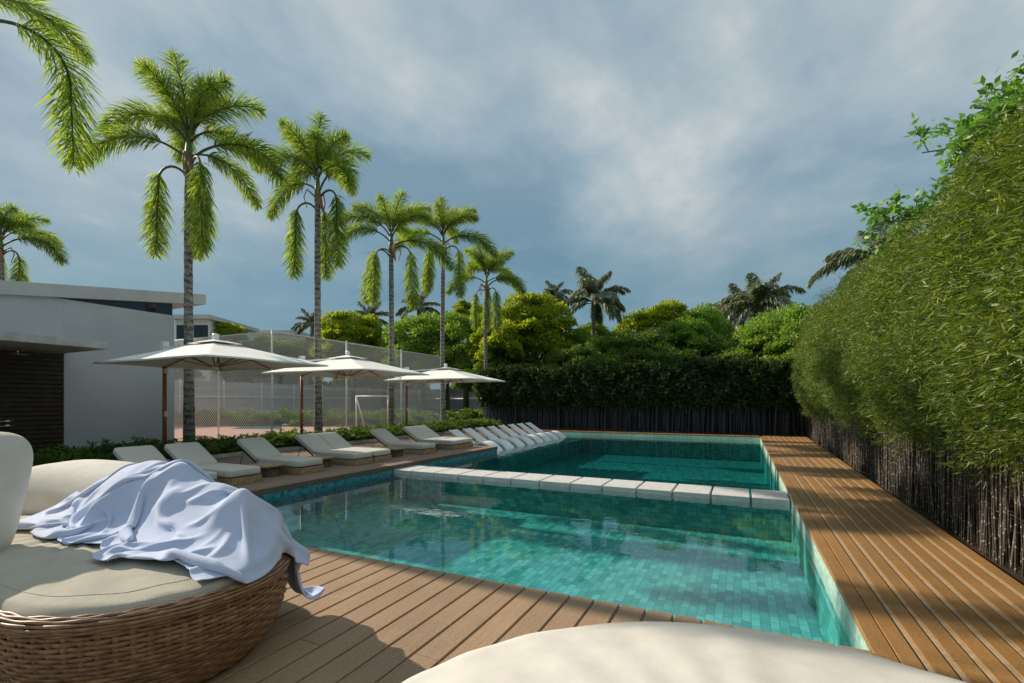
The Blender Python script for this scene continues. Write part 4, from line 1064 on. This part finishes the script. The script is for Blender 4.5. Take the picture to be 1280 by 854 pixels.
# ------------------------------------------------------------------ parasols
def make_parasol():
    """origin under the middle of the canopy; canopy 4.2 (x) by 3.0 (y); mast at -x"""
    t = empty('cantilever_parasol', (0, 0, 0)); ax, ay, zE, zT = 2.1, 1.5, 2.42, 2.98
    cor = [(-ax, -ay), (0, -ay), (ax, -ay), (ax, 0), (ax, ay), (0, ay), (-ax, ay), (-ax, 0)]
    def surf(x, y, n=0):
        return 0
    b = MB(); seg = 12; rings = 14
    def edge(k):  # k in 0..8
        i = int(k) % 8; f = k - int(k); p, q = cor[i], cor[(i + 1) % 8]
        sag = -0.012 * 4 * f * (1 - f)
        return ((p[0] * (1 - f) + q[0] * f) * (1 + sag), (p[1] * (1 - f) + q[1] * f) * (1 + sag), f)
    def can(u, v, off=0):
        x, y, f = edge(u * 8 * 0.999999)
        r = 0.03 + 0.97 * v
        z = zT + (zE - zT) * r ** 0.97 + 0.012 * math.sin(math.pi * f) * r + (0.02 if abs(x) > 1.9 and abs(y) > 1.3 else 0) * 0
        return (x * r, y * r, z + off)
    b.grid(lambda u, v: can(u, v), 8 * seg, rings, True, True)
    b.grid(lambda u, v: can(1 - u, v, -0.006), 8 * seg, rings, True, True)
    b.grid(lambda u, v: (can(u, 1)[0], can(u, 1)[1], can(u, 1)[2] - 0.05 * (1 - v) if False else can(u, 1)[2] - 0.035 * v), 8 * seg, 2, False, True)
    b.build('canopy', M['canvas'], t)
    b = MB(); b.grid(lambda u, v: (can(u, 1)[0] * 0.24 * max(v, .02) / 1.0, can(u, 1)[1] * 0.24 * max(v, .02), zT + 0.035 - 0.115 * v), 8 * seg, 5, True, True); b.build('vent', M['canvas'], t)
    b = MB(); b.lathe([(0.05, 0), (0.07, 0.03), (0.075, 0.08), (0.05, 0.13), (0.01, 0.15)], (0, 0, zT + 0.03), 16); b.build('finial', M['white_paint'], t)
    for k in range(8):
        c = cor[k]; e = Vector((c[0] * 0.97, c[1] * 0.97, zE - 0.0)); h = Vector((c[0] * .03, c[1] * .03, zT - 0.08))
        b = MB(); b.bar(h, e - Vector((0, 0, 0.022)), 0.03, 0.02); rb = b.build('rib', M['teak'], t)
        m_ = h.lerp(e, 0.5) - Vector((0, 0, 0.03)); b = MB(); b.bar(Vector((c[0] * .02, c[1] * .02, zE - 0.08)), m_, 0.028, 0.018); b.build('stretcher', M['teak'], rb)
    b = MB(); b.tube([(0, 0, zE - 0.16), (0, 0, zT + 0.02)], 0.028, 12); b.lathe([(0.03, 0), (0.075, 0.03), (0.075, 0.08), (0.04, 0.11)], (0, 0, zE - 0.14), 14); b.build('hub', M['white_paint'], t)
    mx = -ax + 0.02
    b = MB(); b.tube([(mx, 0, 0.02), (mx, 0, 2.82)], 0.048, 14); b.build('mast', M['teak'], t)
    b = MB(); b.box((mx, 0, 2.95), (0.16, 0.14, 0.24)); b.box((mx + 0.1, 0, 2.90), (0.14, 0.07, 0.09)); b.build('mast_cap', M['white_paint'], t)
    b = MB(); b.bar((mx + 0.12, 0, 2.90), (-0.04, 0, zT - 0.06), 0.05, 0.04); b.build('arm', M['white_paint'], t)
    b = MB(); b.box((mx + 0.06, 0, 2.30), (0.09, 0.07, 0.12)); b.box((mx + 0.06, 0, 1.2), (0.06, 0.06, 0.14)); b.build('crank_box', M['white_paint'], t)
    b = MB(); b.box((mx, 0, 0.03), (0.5, 0.5, 0.05)); b.lathe([(0.09, 0.05), (0.09, 0.1), (0.055, 0.2)], (mx, 0, 0.005)); b.build('base_plate', M['dark_metal'], t)
    return t
um = make_parasol()
for i, (y, lab) in enumerate([(7.15, 'nearest cream square parasol, brown mast before the grey wall'), (11.4, 'middle cream square parasol of the three over the loungers'), (17.0, 'farthest cream square parasol, its right corner touching the fifth palm trunk')]):
    o = um if i == 0 else copy_tree(um)
    o.location = (-11.35, y, 0); tag(o, lab, 'parasol', 'cream parasols over the loungers')

# ------------------------------------------------------------------ wicker daybeds
def stadium(x0, x1, y0, y1):
    """closed outline function s in [0,1] -> (x, y, nx, ny); round ends along x"""
    r = (y1 - y0) / 2; cy = (y0 + y1) / 2; a, b_ = x0 + r, x1 - r; st = max(0, b_ - a)
    P = 2 * st + 2 * math.pi * r
    def f(s):
        d = (s % 1.0) * P
        if d < st: return (a + d, y0, 0, -1)
        d -= st
        if d < math.pi * r:
            t = -math.pi / 2 + d / r; return (b_ + r * math.cos(t), cy + r * math.sin(t), math.cos(t), math.sin(t))
        d -= math.pi * r
        if d < st: return (b_ - d, y1, 0, 1)
        d -= st; t = math.pi / 2 + d / r
        return (a + r * math.cos(t), cy + r * math.sin(t), math.cos(t), math.sin(t))
    return f, P
def wickermat():
    m, t, out = newmat('wicker')
    g = t.nodes.new('ShaderNodeNewGeometry')
    n = noise(t, worldco(t, (1, 1, 1)), 16, 4, 0.7); n2_ = noise(t, worldco(t, (4, 4, 40)), 9, 3, 0.6)
    c = ramp(t, n, [(0.28, (0.12, 0.062, 0.028)), (0.5, (0.28, 0.16, 0.078)), (0.72, (0.46, 0.30, 0.165))])
    c = mixc(t, 1.0, c, ramp(t, g.outputs['Random Per Island'], [(0, (0.7, 0.7, 0.72)), (1, (1.25, 1.2, 1.15))]), 'MULTIPLY')
    c = mixc(t, 0.3, c, ramp(t, n2_, [(0.3, (0.05, 0.03, 0.02)), (0.7, (0.42, 0.29, 0.18))]))
    principled(t, out, c, 0.45, 0.45)
    return m
M['wicker'] = wickermat()
def weavemat(name, color, scale=190.0, strength=0.5, dark=0.72):
    m, t, out = newmat(name)
    w = worldco(t)
    def wave(rot):
        mpn = t.nodes.new('ShaderNodeMapping'); mpn.inputs['Rotation'].default_value = rot; t.links.new(w, mpn.inputs[0])
        wv_ = t.nodes.new('ShaderNodeTexWave'); wv_.inputs['Scale'].default_value = scale / 6.28; wv_.inputs['Distortion'].default_value = 0.6; wv_.inputs['Detail'].default_value = 1
        t.links.new(mpn.outputs[0], wv_.inputs[0]); return wv_.outputs[1]
    a, b_ = wave((0, 0, R(32))), wave((0, 0, R(122)))
    h = math_node(t, 'MULTIPLY', a, b_)
    big = noise(t, w, 5, 5, 0.6)
    sp_ = noise(t, w, 260, 2, 0.8)
    h = math_node(t, 'MULTIPLY', h, math_node(t, 'ADD', sp_, 0.35))
    c = ramp(t, h, [(0.0, tuple(q * dark for q in color)), (0.5, color)])
    c = mixc(t, 1.0, c, ramp(t, big, [(0.3, (0.9, 0.9, 0.9)), (0.7, (1.06, 1.06, 1.05))]), 'MULTIPLY')
    p = principled(t, out, c, 0.95, 0.1)
    hh = math_node(t, 'ADD', math_node(t, 'MULTIPLY', h, 0.2), math_node(t, 'MULTIPLY', noise(t, w, 7, 4), 1.0))
    bump(t, p, hh, strength, 0.012)
    return m
M['linen'] = weavemat('linen', (0.70, 0.645, 0.53), 300.0, 0.6, 0.55)
M['cream'] = weavemat('cream_fabric', (0.70, 0.665, 0.605), 300.0, 0.3, 0.86)
M['pillow'] = weavemat('pillow_fabric', (0.66, 0.625, 0.54), 900.0, 0.3, 0.85)

def daybed(name, x0, x1, y0, y1, zr, base_in, label, s_range=(0, 1), cushion_top=0.10, cmat='linen', over=-0.03):
    t = empty(name, ((x0 + x1) / 2, (y0 + y1) / 2, 0), label=label, cat='daybed')
    f, P = stadium(x0, x1, y0, y1)
    def wall(s, v, off=0.0):      # v 0 floor .. 1 rim
        x, y, nx, ny = f(s); zz_ = 0.015 + (zr - 0.05 - 0.015) * v
        ins = base_in * (1 - v) ** 2.2 - 0.015 * math.sin(math.pi * v)
        k = off - ins
        return (x + nx * k, y + ny * k, zz_)
    b = MB(); b.grid(lambda u, v: wall(u, v, -0.018), 160, 12, True, True); par(b.build('liner', M['joist']), t)
    # woven strands over flat stakes
    ns = int(P / 0.066) // 2 * 2; rows = 19
    b = MB(); s0, s1 = s_range
    rr = 0.0068
    for r in range(rows):
        v = (r + 0.5) / rows; pts = []
        m = int(ns * 4 * (s1 - s0))
        for i in range(m + 1):
            s = s0 + (s1 - s0) * i / m
            ph_ = math.sin(math.pi * s * ns + (math.pi if r % 2 else 0))
            pts.append(wall(s, v + 0.003 * math.sin(i * 0.37 + r), 0.004 + 0.0062 * ph_))
        # flattened strand: ring of 5 points
        V = []; F = []; K = 5
        for i, p in enumerate(pts):
            x, y, nx, ny = f(s0 + (s1 - s0) * i / m)
            for k in range(K):
                a = 2 * math.pi * k / K + 0.3
                V.append((p[0] + nx * rr * 0.75 * math.cos(a), p[1] + ny * rr * 0.75 * math.cos(a), p[2] + rr * 1.75 * math.sin(a)))
        for i in range(len(pts) - 1):
            for k in range(K): F.append((i * K + k, i * K + (k + 1) % K, (i + 1) * K + (k + 1) % K, (i + 1) * K + k))
        b.add(V, F, True)
    for j in range(int(ns * s0), int(ns * s1) + 1):
        s = (j + 0.5) / ns; pts = [wall(s, v / 14, 0.0) for v in range(15)]
        x, y, nx, ny = f(s); tx, ty = -ny, nx; V = []; F = []
        w_ = 0.017
        for p in pts:
            V += [(p[0] - tx * w_ - nx * .004, p[1] - ty * w_ - ny * .004, p[2]), (p[0] - tx * w_ * .5 + nx * .004, p[1] - ty * w_ * .5 + ny * .004, p[2]), (p[0] + tx * w_ * .5 + nx * .004, p[1] + ty * w_ * .5 + ny * .004, p[2]), (p[0] + tx * w_ - nx * .004, p[1] + ty * w_ - ny * .004, p[2])]
        for i in range(len(pts) - 1):
            for k in range(3): F.append((i * 4 + k, i * 4 + k + 1, (i + 1) * 4 + k + 1, (i + 1) * 4 + k))
        b.add(V, F, True)
    par(b.build('woven_side', M['wicker']), t)
    # rim: a thick roll wrapped in strands
    b = MB(); Rr = 0.040; K = 13
    m = int(ns * 4 * (s1 - s0))
    for k in range(K):
        a0 = 2 * math.pi * k / K
        V = []; F = []; Q = 5
        for i in range(m + 1):
            s = s0 + (s1 - s0) * i / m; x, y, nx, ny = f(s)
            ph_ = math.sin(math.pi * s * ns / 1.5 + (math.pi if k % 2 else 0))
            rad = Rr + 0.0045 * ph_
            cx = -0.012 + rad * math.cos(a0); cz = zr - 0.036 + rad * math.sin(a0) * 0.9
            for q_ in range(Q):
                aa = 2 * math.pi * q_ / Q; ox = cx + 0.0095 * math.cos(aa); oz = cz + 0.0095 * math.sin(aa)
                V.append((x + nx * ox, y + ny * ox, oz))
        for i in range(m):
            for q_ in range(Q): F.append((i * Q + q_, i * Q + (q_ + 1) % Q, (i + 1) * Q + (q_ + 1) % Q, (i + 1) * Q + q_))
        b.add(V, F, True)
    par(b.build('woven_rim', M['wicker']), t)
    # domed seat cushion with a piped seam
    b = MB(); cx, cy = (x0 + x1) / 2, (y0 + y1) / 2
    def top(u, v):
        x, y, nx, ny = f(u); k = over
        X, Y = x + nx * k, y + ny * k
        r = 1 - v
        if v < 0.2: q_ = v / 0.2; r = 1.0; z = zr - 0.03 + (0.03 + 0.030 + (0.06 if over > 0 else 0)) * q_; ins = 0.035 * q_ ** 2; X -= nx * ins; Y -= ny * ins
        else:
            q_ = (v - 0.2) / 0.8; r = 1 - q_; zb_ = 0.09 if over > 0 else 0.030; z = zr + zb_ + (cushion_top - zb_) * (1 - r ** 2.6); X -= nx * 0.035; Y -= ny * 0.035
        z += 0.004 * math.sin(X * 17 + Y * 9) * (v > 0.2) * min(1, (1 - r) * 5) + 0.003 * math.sin(Y * 31 - X * 11) * (v > 0.2)
        return (cx + (X - cx) * r, cy + (Y - cy) * r, z)
    b.grid(top, 150, 50, True, True); par(b.build('seat_cushion', M[cmat]), t)
    if over > 0: return t, f
    b = MB()
    pts = [top(i / 150, 0.27) for i in range(151)]
    b.tube([(p[0], p[1], p[2] + 0.0005) for p in pts], 0.002, 5, False); par(b.build('seam', M[cmat]), t)
    return t, f
db1, f1 = daybed('wicker_daybed', -5.55, -2.43, 0.94, 2.30, 0.52, 0.16, 'low woven rattan daybed with linen seat cushion and the blue towel over it', (0.0, 1.0), 0.10)
# pillows of the first daybed
def pillow(name, size, loc, rot, parent_label, cat='pillow', mat='pillow', e=0.42, puff=0.35, group=None):
    b = MB(); Mx = Euler(rot).to_matrix().to_4x4(); b.cushion(size, Mx, e=e, n=16, puff=puff)
    b.v = [tuple(Vector(v) + Vector(n_)) for v, n_ in zip(b.v, [(0.004 * math.sin(v[0] * 21 + v[2] * 13), 0, 0.004 * math.sin(v[1] * 17)) for v in b.v])]
    o = b.build(name, M[mat]); o.location = loc; tag(o, parent_label, cat, group); return o
pillow('pillow', (0.90, 0.84, 0.30), (-4.40, 1.05, 0.91), (R(0), R(60), R(-38)), 'large plump beige pillow leaning at the left edge of the picture')
pillow('bolster', (2.1, 0.66, 0.46), (-5.05, 2.16, 0.69), (R(0), 0, R(4)), 'long rounded cream bolster lying behind the blue towel', 'bolster', 'cream', 0.42, 0.3)
# foreground daybed, only its sunlit cushion shows
db2, f2_ = daybed('wicker_daybed', -1.16, 1.54, -0.27, 2.43, 0.36, 0.16, 'sunlit round cream daybed cushion at the bottom edge of the picture', (0.0, 1.0), 0.20, 'cream', over=0.07)
# ------------------------------------------------------------------ the towel: a cloth dropped on the daybed and left to settle
def settle_towel():
    rg=np.random.default_rng(4)
    x0,x1,y0,y1=-5.55,-2.43,.94,2.30; r=(y1-y0)/2; cy=(y0+y1)/2; A=x0+r; B=x1-r
    def sd(x,y):  # signed dist to stadium outline (neg inside)
        cx=np.clip(x,A,B); return np.hypot(x-cx,y-cy)-r
    def nrm(x,y):
        cx=np.clip(x,A,B); n=np.stack([x-cx,y-cy],1); return n/(np.linalg.norm(n,axis=1)[:,None]+1e-9)
    def Hseat(x,y):
        s=sd(x,y); q=np.clip(1+s/r,0,1)
        return .55+.07*(1-q**2.6)
    xr=np.array([-5.6,-4.8,-4.3,-4.1,-3.7,-3.2,-2.8,-2.5,-2.3]); zr=np.array([.55,.76,.96,1.0,.94,.84,.73,.60,.5])
    def Hm(x,y):
        z=np.interp(x,xr,zr)-.56
        return z*np.exp(-((y-2.08)/.30)**2)
    bumps=[(rg.uniform(-4.6,-2.7),rg.uniform(1.6,2.3),rg.uniform(.03,.08),rg.uniform(.06,.14)) for _ in range(18)]
    def H(x,y):
        h=Hseat(x,y)+np.maximum(Hm(x,y),0)
        for bx,by,bh,bw in bumps: h=h+bh*np.exp(-((x-bx)**2+(y-by)**2)/bw**2)
        return h
    NX,NY=128,80; W,Hh=2.95,1.75
    hx,hy=W/(NX-1),Hh/(NY-1)
    u,v=np.meshgrid(np.linspace(0,1,NX),np.linspace(0,1,NY))
    def fld(u,v,seed,f=5):
        q=np.random.default_rng(seed); z=0*u
        for k in range(12):
            fx,fy=q.normal(0,f,2); z=z+np.sin(fx*u*2+fy*v*2+q.uniform(0,6.28))
        return z/3.5
    cx0,cy0=-3.56,2.02
    X=cx0+(u-.5)*W*.74+.07*fld(u,v,1,4); Y=cy0+(v-.5)*Hh*.53+.05*fld(u,v,2,4)+.06*(u-.5)
    Z=H(X.ravel(),Y.ravel()).reshape(X.shape)*0+1.12+.07*fld(u,v,3,5)-.12*(X-cx0)
    P=np.stack([X,Y,Z],-1).reshape(-1,3).astype(np.float64); V=np.zeros_like(P)
    idx=np.arange(NX*NY).reshape(NY,NX)
    G=[]
    def add(a,b,L,k):
        G.append((a.ravel(),b.ravel(),L,k))
    for par in (0,1):
        add(idx[:,par:-1:2],idx[:,par+1::2],hx,1.0)
        add(idx[par:-1:2,:],idx[par+1::2,:],hy,1.0)
        D=math.hypot(hx,hy)
        add(idx[par:-1:2,:-1],idx[par+1::2,1:],D,.35); add(idx[par:-1:2,1:],idx[par+1::2,:-1],D,.35)
    for o in range(4):
        if o<2:
            pass
    for s in range(0,4):
        a=idx[:,s:-2:4]; b=idx[:,s+2::4][:,:a.shape[1]]; a=a[:,:b.shape[1]]; add(a,b,2*hx,.15)
        a=idx[s:-2:4,:]; b=idx[s+2::4,:][:a.shape[0]]; a=a[:b.shape[0]]; add(a,b,2*hy,.15)
    for s in range(0,8):
        a=idx[:,s:-4:8]; b=idx[:,s+4::8][:,:a.shape[1]]; a=a[:,:b.shape[1]]; add(a,b,4*hx,.045)
        a=idx[s:-4:8,:]; b=idx[s+4::8,:][:a.shape[0]]; a=a[:b.shape[0]]; add(a,b,4*hy,.045)
    dt=1/90.; T=.011; 
    for step in range(260):
        V[:,2]-=9.8*dt; V*=.985
        Q=P+V*dt
        for it in range(9):
            for gi,(a,b,L,k) in enumerate(G):
                if k<.5 and it%3: continue
                d=Q[b]-Q[a]; l=np.linalg.norm(d,axis=1); c=(l-L)
                if k<.3: c=np.where(c<0,c,0)   # bending only resists folding
                corr=(.5*k*c/(l+1e-9))[:,None]*d
                Q[a]+=corr; Q[b]-=corr
            # collide
            x,y,z=Q.T; s=sd(x,y); n=nrm(x,y)
            ins=s<.055
            h=H(x,y)+T; hr=.535+T
            top=np.where(s<-.03,h,hr-np.clip((s+.03)/.085,0,1)**2*.05)
            dep=top-z
            up=ins&(dep>0)&((dep<.10)|(s<-.06))
            out=ins&(dep>=.10)&(s>=-.06)
            # wall leans in below the rim
            lean=.16*(1-np.clip(z/.47,0,1))**2.2
            out=out&(s<.055-np.where(z<.42,.0,0)-0*lean)
            oldP=P
            Q[up,2]=top[up]
            f=.65
            Q[up,:2]=Q[up,:2]+(P[up,:2]-Q[up,:2])*f
            Q[out,:2]+=n[out]*(.056-s[out])[:,None]
            Q[:,2]=np.maximum(Q[:,2],.01)
        V=(Q-P)/dt
        sp=np.linalg.norm(V,axis=1); V*=np.minimum(1,2.0/(sp+1e-9))[:,None]
        P=Q
        # crude self collision every 6 steps: spatial hash of points, push apart vertically nearest non neighbours
        if step%5==0 and step>20:
            cell=.022; key=np.floor(P/cell).astype(np.int64); hsh=(key[:,0]*73856093)^(key[:,1]*19349663)^(key[:,2]*83492791)
            o=np.argsort(hsh,kind='stable'); hs=hsh[o]
            for sh in (1,2,3):
                i1,i2=o[:-sh],o[sh:]; m=(hs[:-sh]==hs[sh:])
                i1,i2=i1[m],i2[m]
                gd=np.maximum(abs(i1//NX-i2//NX),abs(i1%NX-i2%NX)); far=gd>2
                i1,i2=i1[far],i2[far]
                d=P[i2]-P[i1]; l=np.linalg.norm(d,axis=1)+1e-9; c=np.clip(.016-l,0,None)*.5/l
                np.add.at(P,i2,d*c[:,None]); np.add.at(P,i1,-d*c[:,None])
    return P, NX, NY
def towel():
    P, NX, NY = settle_towel()
    F = [(j * NX + i, j * NX + i + 1, (j + 1) * NX + i + 1, (j + 1) * NX + i) for j in range(NY - 1) for i in range(NX - 1)]
    o = mesh_obj('towel', P, F, M['towel'])
    s = o.modifiers.new('smooth', 'SMOOTH'); s.factor = 0.5; s.iterations = 3
    s = o.modifiers.new('thickness', 'SOLIDIFY'); s.thickness = 0.006; s.offset = 0
    s = o.modifiers.new('subdivision', 'SUBSURF'); s.levels = 1; s.render_levels = 1
    return tag(o, 'crumpled pale blue towel thrown over the rattan daybed, one end hanging over its rim', 'towel')
m, t, out = newmat('towel')
w = worldco(t); c = ramp(t, noise(t, w, 5, 4), [(0.3, (0.47, 0.54, 0.72)), (0.7, (0.55, 0.61, 0.78))])
p = principled(t, out, c, 0.9, 0.15); p.inputs['Sheen Weight'].default_value = 0.25
bump(t, p, math_node(t, 'ADD', noise(t, w, 420, 2), math_node(t, 'MULTIPLY', noise(t, w, 16, 3), 3.0)), 0.25, 0.004)
M['towel'] = m
towel()
